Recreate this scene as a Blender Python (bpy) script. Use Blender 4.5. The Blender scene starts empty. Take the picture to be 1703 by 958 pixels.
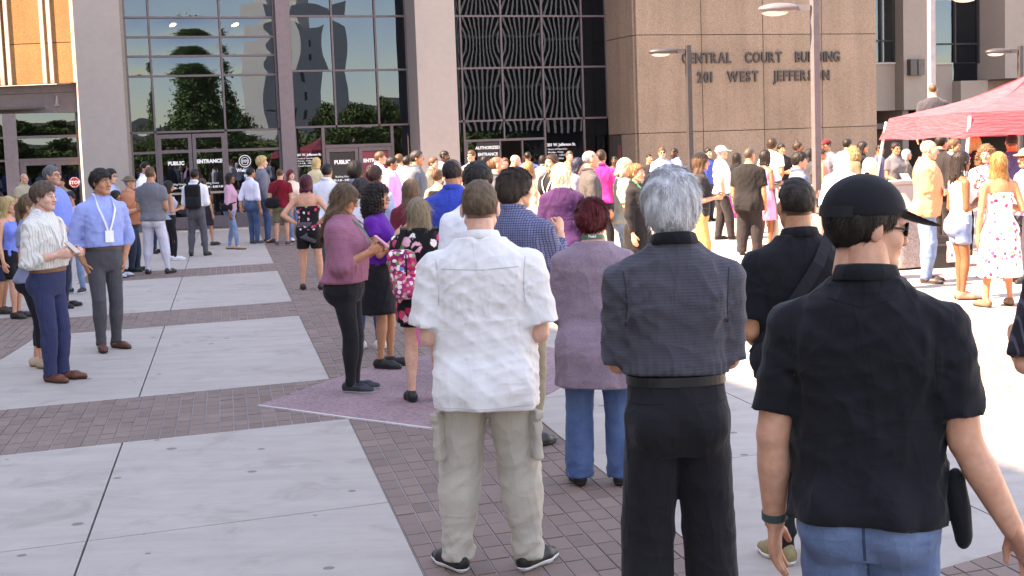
import bpy, math, random
import numpy as np
from mathutils import Vector, Matrix

S = bpy.context.scene
COL = S.collection
RAD = math.radians

# ------------------------------------------------------------------ camera
F_PX, ROLL, HC = 2300.0, 0.036, 1.914          # focal length in photo pixels, camera roll, eye height
PITCH = math.atan((479 - 250) * math.cos(ROLL) / F_PX)
FW = np.array([0, math.cos(PITCH), -math.sin(PITCH)])
R0 = np.array([1.0, 0, 0]); U0 = np.cross(R0, FW)
RT = math.cos(ROLL) * R0 - math.sin(ROLL) * U0
UP = math.sin(ROLL) * R0 + math.cos(ROLL) * U0
cam_d = bpy.data.cameras.new('camera'); cam = bpy.data.objects.new('camera', cam_d); COL.objects.link(cam)
cam_d.sensor_fit = 'HORIZONTAL'; cam_d.sensor_width = 36; cam_d.lens = F_PX / 1703 * 36
cam_d.clip_start = 0.1; cam_d.clip_end = 2000
cam.matrix_world = Matrix(((RT[0], UP[0], -FW[0], 0), (RT[1], UP[1], -FW[1], 0), (RT[2], UP[2], -FW[2], HC), (0, 0, 0, 1)))
S.camera = cam

def ray(px, py): return FW + RT * ((px - 851.5) / F_PX) + UP * ((479 - py) / F_PX)
def gnd(px, py, z=0.0):
    v = ray(px, py); t = (z - HC) / v[2]; return np.array([0, 0, HC]) + t * v
def atd(px, py, d):
    v = ray(px, py); return np.array([0, 0, HC]) + v * (d / v[1])

# ------------------------------------------------------------------ world, sun, exposure
SUN_EL, SUN_DIR = RAD(48), np.array([-0.94, -0.34])      # horizontal direction towards the sun
world = bpy.data.worlds.new('World'); S.world = world; world.use_nodes = True
nt = world.node_tree
sky = nt.nodes.new('ShaderNodeTexSky'); sky.sky_type = 'NISHITA'; sky.sun_disc = False
sky.sun_elevation = SUN_EL; sky.sun_rotation = math.atan2(SUN_DIR[0], SUN_DIR[1])
sky.air_density = 1.0; sky.dust_density = 0.2; sky.ozone_density = 2.0
nt.nodes['Background'].inputs['Strength'].default_value = 0.13
nt.links.new(sky.outputs[0], nt.nodes['Background'].inputs['Color'])
sl = bpy.data.lights.new('sun', 'SUN'); sl.energy = 3.7; sl.angle = RAD(0.55); sl.color = (1.0, 0.955, 0.91)
so = bpy.data.objects.new('sun', sl); COL.objects.link(so)
sd = Vector((SUN_DIR[0] * math.cos(SUN_EL), SUN_DIR[1] * math.cos(SUN_EL), math.sin(SUN_EL)))
so.rotation_euler = sd.to_track_quat('Z', 'Y').to_euler()
S.view_settings.view_transform = 'Standard'; S.view_settings.look = 'None'
S.view_settings.exposure = 2.93; S.view_settings.gamma = 1.0
S.view_settings.use_white_balance = True; S.view_settings.white_balance_temperature = 9900; S.view_settings.white_balance_tint = 22
S.cycles.max_bounces = 6; S.cycles.transparent_max_bounces = 8

# ------------------------------------------------------------------ materials
MATS = {}
def srgb(h):
    if isinstance(h, str):
        h = h.lstrip('#'); c = [int(h[i:i + 2], 16) / 255 for i in (0, 2, 4)]
    else: c = list(h)
    return tuple(((x + 0.055) / 1.055) ** 2.4 if x > 0.04045 else x / 12.92 for x in c)
class NT:
    def __init__(s, name):
        s.m = bpy.data.materials.new(name); s.m.use_nodes = True; s.t = s.m.node_tree
        s.b = s.t.nodes['Principled BSDF']; s.out = s.t.nodes['Material Output']
    def n(s, typ, **kw):
        nd = s.t.nodes.new('ShaderNode' + typ)
        for k, v in kw.items():
            if k in nd.inputs: nd.inputs[k].default_value = v
            else: setattr(nd, k, v)
        return nd
    def l(s, a, b): s.t.links.new(a, b)
    def coord(s, which='Object', scale=(1, 1, 1), rot=(0, 0, 0)):
        tc = s.n('TexCoord'); mp = s.n('Mapping'); mp.inputs['Scale'].default_value = scale; mp.inputs['Rotation'].default_value = rot
        s.l(tc.outputs[which], mp.inputs['Vector']); return mp.outputs['Vector']
    def noise(s, vec, scale, detail=3, rough=0.55, dist=0.0):
        nd = s.n('TexNoise'); nd.inputs['Scale'].default_value = scale; nd.inputs['Detail'].default_value = detail
        nd.inputs['Roughness'].default_value = rough; nd.inputs['Distortion'].default_value = dist
        if vec is not None: s.l(vec, nd.inputs['Vector'])
        return nd.outputs['Fac']
    def ramp(s, fac, stops, interp='LINEAR'):
        r = s.n('ValToRGB'); r.color_ramp.interpolation = interp
        e = r.color_ramp.elements
        while len(e) < len(stops): e.new(0.5)
        for el, (p, c) in zip(e, stops): el.position = p; el.color = (*c[:3], 1)
        s.l(fac, r.inputs['Fac']); return r.outputs['Color']
    def mix(s, fac, a, b, typ='MIX'):
        m = s.n('Mix', data_type='RGBA', blend_type=typ)
        for sock, v in ((m.inputs[0], fac), (m.inputs[6], a), (m.inputs[7], b)):
            if hasattr(v, 'is_linked'): s.l(v, sock)
            elif isinstance(v, (int, float)): sock.default_value = v
            else: sock.default_value = (*v[:3], 1)
        return m.outputs[2]
    def math(s, op, a, b=0.0):
        m = s.n('Math', operation=op)
        for i, v in enumerate((a, b)):
            if hasattr(v, 'is_linked'): s.l(v, m.inputs[i])
            else: m.inputs[i].default_value = v
        return m.outputs[0]
    def bump(s, h, dist=0.01, strength=1.0, normal=None):
        b = s.n('Bump'); b.inputs['Distance'].default_value = dist; b.inputs['Strength'].default_value = strength
        s.l(h, b.inputs['Height'])
        if normal is not None: s.l(normal, b.inputs['Normal'])
        return b.outputs['Normal']
    def fin(s, color, rough=0.7, normal=None, **kw):
        if hasattr(color, 'is_linked'): s.l(color, s.b.inputs['Base Color'])
        else: s.b.inputs['Base Color'].default_value = (*color[:3], 1)
        if hasattr(rough, 'is_linked'): s.l(rough, s.b.inputs['Roughness'])
        else: s.b.inputs['Roughness'].default_value = rough
        if normal is not None: s.l(normal, s.b.inputs['Normal'])
        for k, v in kw.items(): s.b.inputs[k].default_value = v
        return s.m
def cached(fn):
    def w(*a):
        k = (fn.__name__,) + a
        if k not in MATS: MATS[k] = fn(*a)
        return MATS[k]
    return w
def mulc(c, f): return tuple(min(1, x * f) for x in c)

@cached
def m_plain(col, rough=0.6, metallic=0.0):
    t = NT('plain'); c = srgb(col); v = t.noise(t.coord(), 9.0, 4)
    return t.fin(t.ramp(v, [(0.3, mulc(c, 0.86)), (0.7, mulc(c, 1.08))]), rough, Metallic=metallic)

@cached
def m_concrete(col, grain=1.0):
    t = NT('concrete'); c = srgb(col); vec = t.coord()
    big = t.noise(vec, 0.7, 5, 0.6); mid = t.noise(vec, 6.0, 5, 0.65); fine = t.noise(vec, 220.0, 3, 0.7)
    a = t.ramp(big, [(0.25, mulc(c, 0.86)), (0.5, c), (0.8, mulc(c, 1.07))])
    b = t.mix(0.35, a, t.ramp(mid, [(0.3, mulc(c, 0.8)), (0.7, mulc(c, 1.1))]))
    d = t.mix(0.30 * grain, b, t.ramp(fine, [(0.3, mulc(c, 0.62)), (0.7, mulc(c, 1.22))]))
    sp = t.n('TexVoronoi', voronoi_dimensions='2D'); sp.inputs['Scale'].default_value = 1.3; sp.inputs['Randomness'].default_value = 1.0; t.l(vec, sp.inputs['Vector'])
    sc_ = t.n('SeparateColor'); t.l(sp.outputs['Color'], sc_.inputs[0]); rr = t.math('MULTIPLY', t.math('SUBTRACT', sc_.outputs[0], 0.35), 0.075)
    spot = t.mix(t.math('MULTIPLY', t.math('LESS_THAN', sp.outputs['Distance'], rr), 0.7), (1, 1, 1), (0.25, 0.24, 0.24))
    st1 = t.noise(vec, 1.7, 6, 0.7, 0.8); st2 = t.noise(t.coord(scale=(1, 6, 1), rot=(0, 0, 0.3)), 0.9, 5, 0.65)
    if grain <= 0.5: return t.fin(d, 0.85, t.bump(fine, 0.0015, 0.5))
    e = t.mix(1.0, d, spot, 'MULTIPLY'); e = t.mix(1.0, e, t.ramp(st1, [(0.30, (0.80, 0.78, 0.76)), (0.46, (1, 1, 1)), (0.66, (1.03, 1.03, 1.03))]), 'MULTIPLY'); e = t.mix(1.0, e, t.ramp(st2, [(0.35, (0.93, 0.92, 0.92)), (0.6, (1.03, 1.03, 1.03))]), 'MULTIPLY')
    return t.fin(e, 0.85, t.bump(fine, 0.0015, 0.5))

@cached
def m_aggregate(col):
    t = NT('exposed_aggregate'); c = srgb(col); vec = t.coord()
    v = t.n('TexVoronoi'); v.inputs['Scale'].default_value = 52.0; t.l(vec, v.inputs['Vector'])
    st = t.ramp(t.math('FRACT', t.math('MULTIPLY', v.outputs['Color'], 3.7)), [(0.0, mulc(c, 0.68)), (0.25, mulc(c, 0.93)), (0.75, mulc(c, 1.06)), (1.0, mulc(c, 1.25))])
    big = t.noise(vec, 0.5, 4)
    drip = t.noise(t.coord(scale=(1.4, 1.4, 0.10)), 1.6, 5, 0.65); oi = t.n('ObjectInfo')
    cc = t.mix(1.0, st, t.ramp(big, [(0.3, (0.86, 0.85, 0.84)), (0.7, (1.06, 1.05, 1.05))]), 'MULTIPLY'); cc = t.mix(1.0, cc, t.ramp(drip, [(0.35, (0.88, 0.86, 0.85)), (0.6, (1.03, 1.03, 1.03))]), 'MULTIPLY'); cc = t.mix(1.0, cc, t.ramp(oi.outputs['Random'], [(0.0, (0.94, 0.93, 0.92)), (1.0, (1.05, 1.05, 1.05))]), 'MULTIPLY')
    return t.fin(cc, 0.9, t.bump(v.outputs['Distance'], 0.006, 0.6))

@cached
def m_brick(col):
    t = NT('brick_paver'); c = srgb(col); vec = t.coord('Object')
    oi = t.n('ObjectInfo'); geo = t.n('NewGeometry')
    r = t.math('FRACT', t.math('ADD', oi.outputs['Random'], geo.outputs['Random Per Island']))
    base = t.ramp(r, [(0.0, mulc(c, 0.70)), (0.15, mulc(c, 0.88)), (0.5, c), (0.85, mulc(c, 1.12)), (1.0, mulc(c, 1.32))])
    wn = t.n('NewGeometry'); n1 = t.noise(wn.outputs['Position'], 3.0, 5); n2 = t.noise(wn.outputs['Position'], 260.0, 3, 0.7)
    b = t.mix(0.3, base, t.ramp(n1, [(0.3, mulc(c, 0.7)), (0.75, mulc(c, 1.35))]))
    d = t.mix(0.25, b, t.ramp(n2, [(0.3, mulc(c, 0.6)), (0.7, mulc(c, 1.4))]))
    return t.fin(d, 0.82, t.bump(n2, 0.001, 0.5))

@cached
def m_cloth(kind, c1, c2, wr):
    t = NT('cloth_' + kind); a = srgb(c1); b = srgb(c2) if c2 else a; vec = t.coord()
    if kind == 'solid': col = a
    elif kind == 'heather':
        n = t.noise(t.coord(scale=(150, 150, 420)), 1.0, 3, 0.7); col = t.ramp(n, [(0.38, b), (0.6, a)])
    elif kind == 'hstripe':
        w = t.n('TexWave', wave_type='BANDS', bands_direction='Z'); w.inputs['Scale'].default_value = 27.0; w.inputs['Distortion'].default_value = 0.5
        t.l(vec, w.inputs['Vector']); col = t.ramp(w.outputs['Fac'], [(0.45, a), (0.8, b)])
    elif kind == 'vstripe':
        w = t.n('TexWave', wave_type='BANDS', bands_direction='X'); w.inputs['Scale'].default_value = 14.0; w.inputs['Distortion'].default_value = 0.4
        t.l(vec, w.inputs['Vector']); col = t.ramp(w.outputs['Fac'], [(0.72, a), (0.95, b)])
    elif kind == 'check':
        ws = []
        for dr, sc in (('X', 21.0), ('Z', 21.0)):
            w = t.n('TexWave', wave_type='BANDS', bands_direction=dr); w.inputs['Scale'].default_value = sc; w.inputs['Distortion'].default_value = 0.6
            t.l(vec, w.inputs['Vector']); ws.append(w.outputs['Fac'])
        h = t.math('MINIMUM', t.math('MAXIMUM', t.math('GREATER_THAN', ws[0], 0.80), t.math('GREATER_THAN', ws[1], 0.80)), 1.0)
        col = t.mix(h, a, b)
    elif kind in ('floral', 'print', 'multi'):
        v = t.n('TexVoronoi'); v.inputs['Scale'].default_value = {'floral': 12.0, 'print': 20.0, 'multi': 34.0}[kind]; t.l(vec, v.inputs['Vector'])
        wob = t.noise(vec, 70.0, 2)
        dd = t.math('ADD', v.outputs['Distance'], t.math('MULTIPLY', t.math('SUBTRACT', wob, 0.5), 0.35))
        msk = t.ramp(dd, [(0.46 if kind != 'multi' else 0.6, (1, 1, 1)), (0.52 if kind != 'multi' else 0.66, (0, 0, 0))])
        sep = t.n('SeparateColor'); t.l(v.outputs['Color'], sep.inputs[0])
        fl = t.ramp(sep.outputs[0], [(0.0, srgb('d8476e')), (0.25, srgb('e9a9b8')), (0.45, srgb('c02a4a')), (0.6, srgb('efe6e0')), (0.8, srgb('7a8f5a')), (0.95, b)], 'CONSTANT')
        keep = t.math('GREATER_THAN', sep.outputs[1], {'floral': 0.30, 'print': 0.45, 'multi': 0.12}[kind])
        col = t.mix(t.math('MULTIPLY', msk, keep), a, fl)
    elif kind == 'denim':
        n = t.noise(t.coord(scale=(420, 420, 60)), 1.0, 2, 0.7); n2 = t.noise(vec, 5.0, 4)
        col = t.mix(0.45, t.ramp(n, [(0.35, mulc(a, 0.7)), (0.65, mulc(a, 1.25))]), t.ramp(n2, [(0.35, a), (0.7, b)]))
    lo = t.noise(vec, 3.0, 3)
    if kind == 'solid': col = t.ramp(lo, [(0.3, mulc(a, 0.9)), (0.7, mulc(a, 1.06))])
    def ridge(nz, p): return t.math('POWER', t.math('SUBTRACT', 1.0, t.math('ABSOLUTE', t.math('SUBTRACT', t.math('MULTIPLY', nz, 2.0), 1.0))), p)
    big = ridge(t.noise(t.coord(scale=(1.0, 1.0, 0.45), rot=(0.3, 0.55, 0)), 5.0, 1.5, 0.4, 0.5), 3.5)
    mid = t.math('ADD', ridge(t.noise(t.coord(scale=(0.6, 0.6, 1.5), rot=(0.2, -0.5, 0)), 7.0, 2, 0.45, 0.4), 4.0), ridge(t.noise(t.coord(scale=(1.3, 1.3, 0.5), rot=(0, -0.35, 0.4)), 9.0, 2, 0.45, 0.4), 4.0))
    wv = t.noise(vec, 520.0, 1)
    nrm = t.bump(wv, 0.0006, 0.5, t.bump(mid, 0.0034 * wr, 0.75, t.bump(big, 0.010 * wr, 0.75)))
    m = t.fin(col, 0.9, nrm); t.b.inputs['Sheen Weight'].default_value = 0.06; t.b.inputs['Specular IOR Level'].default_value = 0.25
    return m

@cached
def m_skin():
    t = NT('skin'); at = t.n('VertexColor', layer_name='Col'); vec = t.coord()
    n = t.noise(vec, 40.0, 4); f = t.noise(vec, 350.0, 2)
    c = t.mix(1.0, at.outputs['Color'], t.ramp(n, [(0.3, (0.88, 0.84, 0.82)), (0.7, (1.06, 1.04, 1.03))]), 'MULTIPLY'); c = t.mix(1.0, c, t.ramp(t.noise(vec, 11.0, 4, 0.6), [(0.3, (0.93, 0.82, 0.78)), (0.65, (1.05, 1.03, 1.02))]), 'MULTIPLY')
    m = t.fin(c, 0.5, t.bump(f, 0.0006, 0.4)); t.b.inputs['Subsurface Weight'].default_value = 0.0
    t.b.inputs['Specular IOR Level'].default_value = 0.35
    return m

@cached
def m_hair(c1, c2):
    t = NT('hair'); a, b = srgb(c1), srgb(c2)
    n = t.noise(t.coord(scale=(1, 1, 0.13)), 240.0, 3, 0.7); n2 = t.noise(t.coord(scale=(1, 1, 0.25)), 45.0, 3)
    col = t.mix(0.5, t.ramp(n, [(0.3, mulc(a, 0.6)), (0.5, a), (0.72, b)]), t.ramp(n2, [(0.3, mulc(a, 0.7)), (0.7, b)]))
    m = t.fin(col, 0.48, t.bump(n, 0.004, 0.9)); t.b.inputs['Specular IOR Level'].default_value = 0.3
    return m

@cached
def m_emit(col, st):
    t = NT('lamp_glow'); t.b.inputs['Emission Color'].default_value = (*srgb(col), 1); t.b.inputs['Emission Strength'].default_value = st
    return t.m

@cached
def m_glass(tint):
    t = NT('tinted_glass'); gl = t.n('BsdfGlossy'); gl.inputs['Roughness'].default_value = 0.008; gl.inputs['Color'].default_value = (0.52, 0.72, 1.0, 1)
    tr = t.n('BsdfTransparent'); tr.inputs['Color'].default_value = (tint, tint, tint, 1)
    lw = t.n('LayerWeight'); lw.inputs['Blend'].default_value = 0.35
    mx = t.n('MixShader'); f = t.math('MULTIPLY_ADD', lw.outputs['Fresnel'], 0.6)
    f.node.inputs[2].default_value = 0.055
    t.l(f, mx.inputs[0]); t.l(tr.outputs[0], mx.inputs[1]); t.l(gl.outputs[0], mx.inputs[2]); t.l(mx.outputs[0], t.out.inputs['Surface'])
    return t.m

@cached
def m_leaf(c1, c2):
    t = NT('foliage'); g = t.n('NewGeometry')
    return t.fin(t.ramp(g.outputs['Random Per Island'], [(0.0, srgb(c1)), (1.0, srgb(c2))]), 0.7)

@cached
def m_canvas(col):
    t = NT('canopy_fabric'); c = srgb(col); n = t.noise(t.coord(scale=(1, 1, 9)), 4.0, 4)
    d = t.n('BsdfDiffuse'); tl = t.n('BsdfTranslucent'); mx = t.n('MixShader'); mx.inputs[0].default_value = 0.35
    cc = t.ramp(n, [(0.3, mulc(c, 0.8)), (0.7, mulc(c, 1.25))]); nb = t.bump(n, 0.05, 0.7)
    t.l(cc, d.inputs[0]); t.l(cc, tl.inputs[0]); t.l(nb, d.inputs['Normal'])
    t.l(d.outputs[0], mx.inputs[1]); t.l(tl.outputs[0], mx.inputs[2]); t.l(mx.outputs[0], t.out.inputs['Surface'])
    return t.m

# ------------------------------------------------------------------ mesh helpers
def mk_mesh(name, V, polys, mat=None, smooth=False, col=None):
    """V (n,3); polys list of index arrays (k,3)/(k,4)/list of tuples."""
    me = bpy.data.meshes.new(name); V = np.asarray(V, np.float32)
    sizes, idx = [], []
    for p in polys:
        if isinstance(p, np.ndarray):
            if len(p): sizes.append(np.full(len(p), p.shape[1])); idx.append(p.ravel())
        else:
            for f in p: sizes.append(np.array([len(f)])); idx.append(np.array(f))
    sizes = np.concatenate(sizes); idx = np.concatenate(idx).astype(np.int32)
    me.vertices.add(len(V)); me.vertices.foreach_set('co', V.ravel())
    me.loops.add(len(idx)); me.loops.foreach_set('vertex_index', idx)
    me.polygons.add(len(sizes)); me.polygons.foreach_set('loop_start', (np.cumsum(sizes) - sizes).astype(np.int32))
    me.polygons.foreach_set('use_smooth', np.full(len(sizes), bool(smooth)))
    if col is not None:
        ca = me.color_attributes.new('Col', 'FLOAT_COLOR', 'POINT')
        ca.data.foreach_set('color', np.concatenate([col, np.ones((len(col), 1))], 1).astype(np.float32).ravel())
    if mat: me.materials.append(mat)
    me.update(calc_edges=True); me.validate()
    return me
def link(name, me, parent=None, loc=(0, 0, 0), rz=0.0):
    o = bpy.data.objects.new(name, me); COL.objects.link(o); o.location = loc; o.rotation_euler = (0, 0, rz)
    if parent is not None: o.parent = parent
    return o
def tag(o, label=None, cat=None, group=None, kind=None):
    if label: o['label'] = label
    if cat: o['category'] = cat
    if group: o['group'] = group
    if kind: o['kind'] = kind
    return o
class MB:
    """collects simple shapes into one mesh"""
    def __init__(s, T=None): s.V, s.P, s.T = [], [], T
    def add(s, V, P):
        o = len(s.V); V = [tuple(v) for v in V]
        if s.T: V = [tuple(s.T(*v)) for v in V]
        s.V += V; s.P += [tuple(i + o for i in p) for p in P]; return s
    def box(s, x0, x1, y0, y1, z0, z1):
        if x0 > x1: x0, x1 = x1, x0
        return s.add([(x0, y0, z0), (x1, y0, z0), (x1, y1, z0), (x0, y1, z0), (x0, y0, z1), (x1, y0, z1), (x1, y1, z1), (x0, y1, z1)],
                     [(3, 2, 1, 0), (4, 5, 6, 7), (0, 1, 5, 4), (1, 2, 6, 5), (2, 3, 7, 6), (3, 0, 4, 7)])
    def tube(s, A, B, r0, r1=None, n=10):
        r1 = r0 if r1 is None else r1
        A, B = np.array(A, float), np.array(B, float); d = B - A; d /= np.linalg.norm(d)
        a = np.cross(d, (0, 0, 1) if abs(d[2]) < 0.9 else (1, 0, 0)); a /= np.linalg.norm(a); b = np.cross(d, a)
        V = [P + r * (a * math.cos(2 * math.pi * i / n) + b * math.sin(2 * math.pi * i / n)) for P, r in ((A, r0), (B, r1)) for i in range(n)]
        return s.add(V, [(i, (i + 1) % n, n + (i + 1) % n, n + i) for i in range(n)] + [tuple(range(n - 1, -1, -1)), tuple(range(n, 2 * n))])
    def prism(s, pts, z0, z1):
        n = len(pts)
        return s.add([(x, y, z0) for x, y in pts] + [(x, y, z1) for x, y in pts],
                     [tuple(range(n - 1, -1, -1)), tuple(range(n, 2 * n))] + [(i, (i + 1) % n, n + (i + 1) % n, n + i) for i in range(n)])
    def ribbon(s, pts, w, side):
        side = np.array(side, float); V = []
        for p in pts: V += [np.array(p) - side * w / 2, np.array(p) + side * w / 2]
        return s.add(V, [(2 * i, 2 * i + 1, 2 * i + 3, 2 * i + 2) for i in range(len(pts) - 1)])
    def build(s, name, mat, parent=None, smooth=False, loc=(0, 0, 0), rz=0.0):
        return link(name, mk_mesh(name, s.V, [s.P], mat, smooth), parent, loc, rz)
def empty(name, loc=(0, 0, 0), rz=0.0):
    o = bpy.data.objects.new(name, None); COL.objects.link(o); o.location = loc; o.rotation_euler = (0, 0, rz); o.empty_display_size = 0.1; return o
def text_mesh(s, size, depth=0.0, bold=0.0, align='CENTER', spacing=1.0):
    cu = bpy.data.curves.new('txt', 'FONT'); cu.body = s; cu.size = size; cu.extrude = depth; cu.offset = bold; cu.align_x = align; cu.space_character = spacing
    cu.resolution_u = 3
    ob = bpy.data.objects.new('txt', cu); COL.objects.link(ob); dg = bpy.context.evaluated_depsgraph_get()
    me = bpy.data.meshes.new_from_object(ob.evaluated_get(dg)); bpy.data.objects.remove(ob); bpy.data.curves.remove(cu); return me

# ------------------------------------------------------------------ signed distance modelling
class Field:
    def __init__(s, lo, hi, h):
        s.h = h; s.lo = np.array(lo, float) - 3 * h; n = np.ceil((np.array(hi) + 3 * h - s.lo) / h).astype(int) + 1
        s.ax = [s.lo[i] + h * np.arange(n[i]) for i in range(3)]; s.D = np.full(n, 0.2, np.float32)
    def win(s, lo, hi, m):
        sl = []
        for i in range(3):
            a = int(np.floor((lo[i] - m - s.lo[i]) / s.h)); b = int(np.ceil((hi[i] + m - s.lo[i]) / s.h)) + 1
            a = max(a, 0); b = min(b, len(s.ax[i]))
            if b <= a: return None
            sl.append(slice(a, b))
        return tuple(sl)
    def xyz(s, w): return s.ax[0][w[0]][:, None, None], s.ax[1][w[1]][None, :, None], s.ax[2][w[2]][None, None, :]
    def add(s, prim, k=0.02):
        lo, hi, fn = prim; w = s.win(lo, hi, k + 3 * s.h)
        if w is None: return s
        d = fn(*s.xyz(w)); a = s.D[w]; t = np.clip(0.5 + 0.5 * (a - d) / k, 0, 1)
        s.D[w] = a * (1 - t) + d * t - k * t * (1 - t); return s
    def cut(s, fn):
        s.D = np.maximum(s.D, fn(s.ax[0][:, None, None], s.ax[1][None, :, None], s.ax[2][None, None, :])).astype(np.float32); return s
    def warp(s, fn):
        i, j, k = np.nonzero(np.abs(s.D) < 0.05); s.D[i, j, k] += fn(s.ax[0][i], s.ax[1][j], s.ax[2][k]); return s
    def mesh(s):
        D = s.D; sg = D < 0; n = D.shape
        c = np.zeros((n[0] - 1, n[1] - 1, n[2] - 1), np.int8)
        for a in (0, 1):
            for b in (0, 1):
                for e in (0, 1): c += sg[a:n[0] - 1 + a, b:n[1] - 1 + b, e:n[2] - 1 + e]
        act = (c > 0) & (c < 8); I, J, K = np.nonzero(act)
        if len(I) == 0: return np.zeros((0, 3)), np.zeros((0, 4), int)
        ids = np.full(act.shape, -1, np.int32); ids[I, J, K] = np.arange(len(I))
        cs = [(a, b, e) for a in (0, 1) for b in (0, 1) for e in (0, 1)]
        v = [D[I + a, J + b, K + e] for a, b, e in cs]
        acc = np.zeros((len(I), 3)); cnt = np.zeros(len(I))
        for p in range(8):
            for q in range(p + 1, 8):
                if sum(abs(cs[p][t] - cs[q][t]) for t in range(3)) != 1: continue
                m = (v[p] < 0) != (v[q] < 0)
                t = np.where(m, v[p] / np.where(m, v[p] - v[q], 1), 0)
                acc += m[:, None] * (np.array(cs[p]) + t[:, None] * (np.array(cs[q]) - np.array(cs[p]))); cnt += m
        V = s.lo + s.h * (np.stack([I, J, K], 1) + acc / cnt[:, None])
        Q = []
        for ax in range(3):
            sl0 = [slice(1, -1)] * 3; sl1 = [slice(1, -1)] * 3; sl0[ax] = slice(0, -1); sl1[ax] = slice(1, None)
            a, b = sg[tuple(sl0)], sg[tuple(sl1)]
            e = np.argwhere(a != b)
            if len(e) == 0: continue
            off = np.array([1, 1, 1]); off[ax] = 0; e = e + off; o1, o2 = [(1, 2), (2, 0), (0, 1)][ax]
            d1 = np.zeros(3, int); d1[o1] = 1; d2 = np.zeros(3, int); d2[o2] = 1
            q = np.stack([ids[tuple((e - d1 - d2).T)], ids[tuple((e - d2).T)], ids[tuple(e.T)], ids[tuple((e - d1).T)]], 1)
            fl = ~sg[tuple(e.T)]
            q[fl] = q[fl][:, ::-1]
            Q.append(q)
        Q = np.concatenate(Q); Q = Q[(Q >= 0).all(1)]
        return V, Q[:, ::-1]

def bone(A, B, rs, flat=None, end=None):
    """tapered rod; rs radii along it; flat=(axis, factor) squashes; end cuts square at B"""
    A, B = np.array(A, float), np.array(B, float); ab = B - A; L2 = ab @ ab + 1e-9; rs = np.atleast_1d(np.array(rs, float)); R = rs.max() * (1 if not flat else max(1, flat[1]))
    ts = np.linspace(0, 1, len(rs)); u = ab / math.sqrt(L2)
    def fn(x, y, z):
        px, py, pz = x - A[0], y - A[1], z - A[2]; tt = (px * ab[0] + py * ab[1] + pz * ab[2]) / L2; t = np.clip(tt, 0, 1)
        qx, qy, qz = px - t * ab[0], py - t * ab[1], pz - t * ab[2]; q2 = qx * qx + qy * qy + qz * qz
        if flat:
            n, f = flat; c = qx * n[0] + qy * n[1] + qz * n[2]; q2 = np.maximum(q2 - c * c, 0) + (c / f) ** 2
        d = np.sqrt(q2) - (np.interp(t, ts, rs) if len(rs) > 1 else rs[0])
        if flat: d = d * min(1, flat[1] * 1.3)
        if end is not None: d = np.maximum(d, (tt - 1) * math.sqrt(L2) - end)
        return d
    return np.minimum(A, B) - R, np.maximum(A, B) + R, fn
def ell(c, r, rot=None):
    c, r = np.array(c, float), np.array(r, float)
    def fn(x, y, z):
        px, py, pz = x - c[0], y - c[1], z - c[2]
        if rot is not None: px, py, pz = [rot[0][i] * px + rot[1][i] * py + rot[2][i] * pz for i in range(3)]
        k0 = np.sqrt((px / r[0]) ** 2 + (py / r[1]) ** 2 + (pz / r[2]) ** 2); k1 = np.sqrt((px / r[0] ** 2) ** 2 + (py / r[1] ** 2) ** 2 + (pz / r[2] ** 2) ** 2)
        return k0 * (k0 - 1) / np.maximum(k1, 1e-6)
    R = r if rot is None else np.full(3, r.max())
    return c - R, c + R, fn
def loft(zs, a, b, cx, cy, n=2.3):
    zs, a, b, cx, cy = [np.asarray(q, float) for q in (zs, a, b, cx, cy)]
    def fn(x, y, z):
        zc = np.clip(z, zs[0], zs[-1]); A = np.interp(zc, zs, a); Bq = np.interp(zc, zs, b); X = np.interp(zc, zs, cx); Y = np.interp(zc, zs, cy)
        q = ((np.abs(x - X) / A) ** n + (np.abs(y - Y) / Bq) ** n) ** (1 / n)
        d = (q - 1) * np.minimum(A, Bq) * 1.05; e = np.abs(z - zc)
        return np.where(e > 0, np.sqrt(np.maximum(d, 0) ** 2 + e ** 2) + np.minimum(d, 0) * 0, d)
    return (np.array([(cx - a).min(), (cy - b).min(), zs[0]]), np.array([(cx + a).max(), (cy + b).max(), zs[-1]]), fn)
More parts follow.
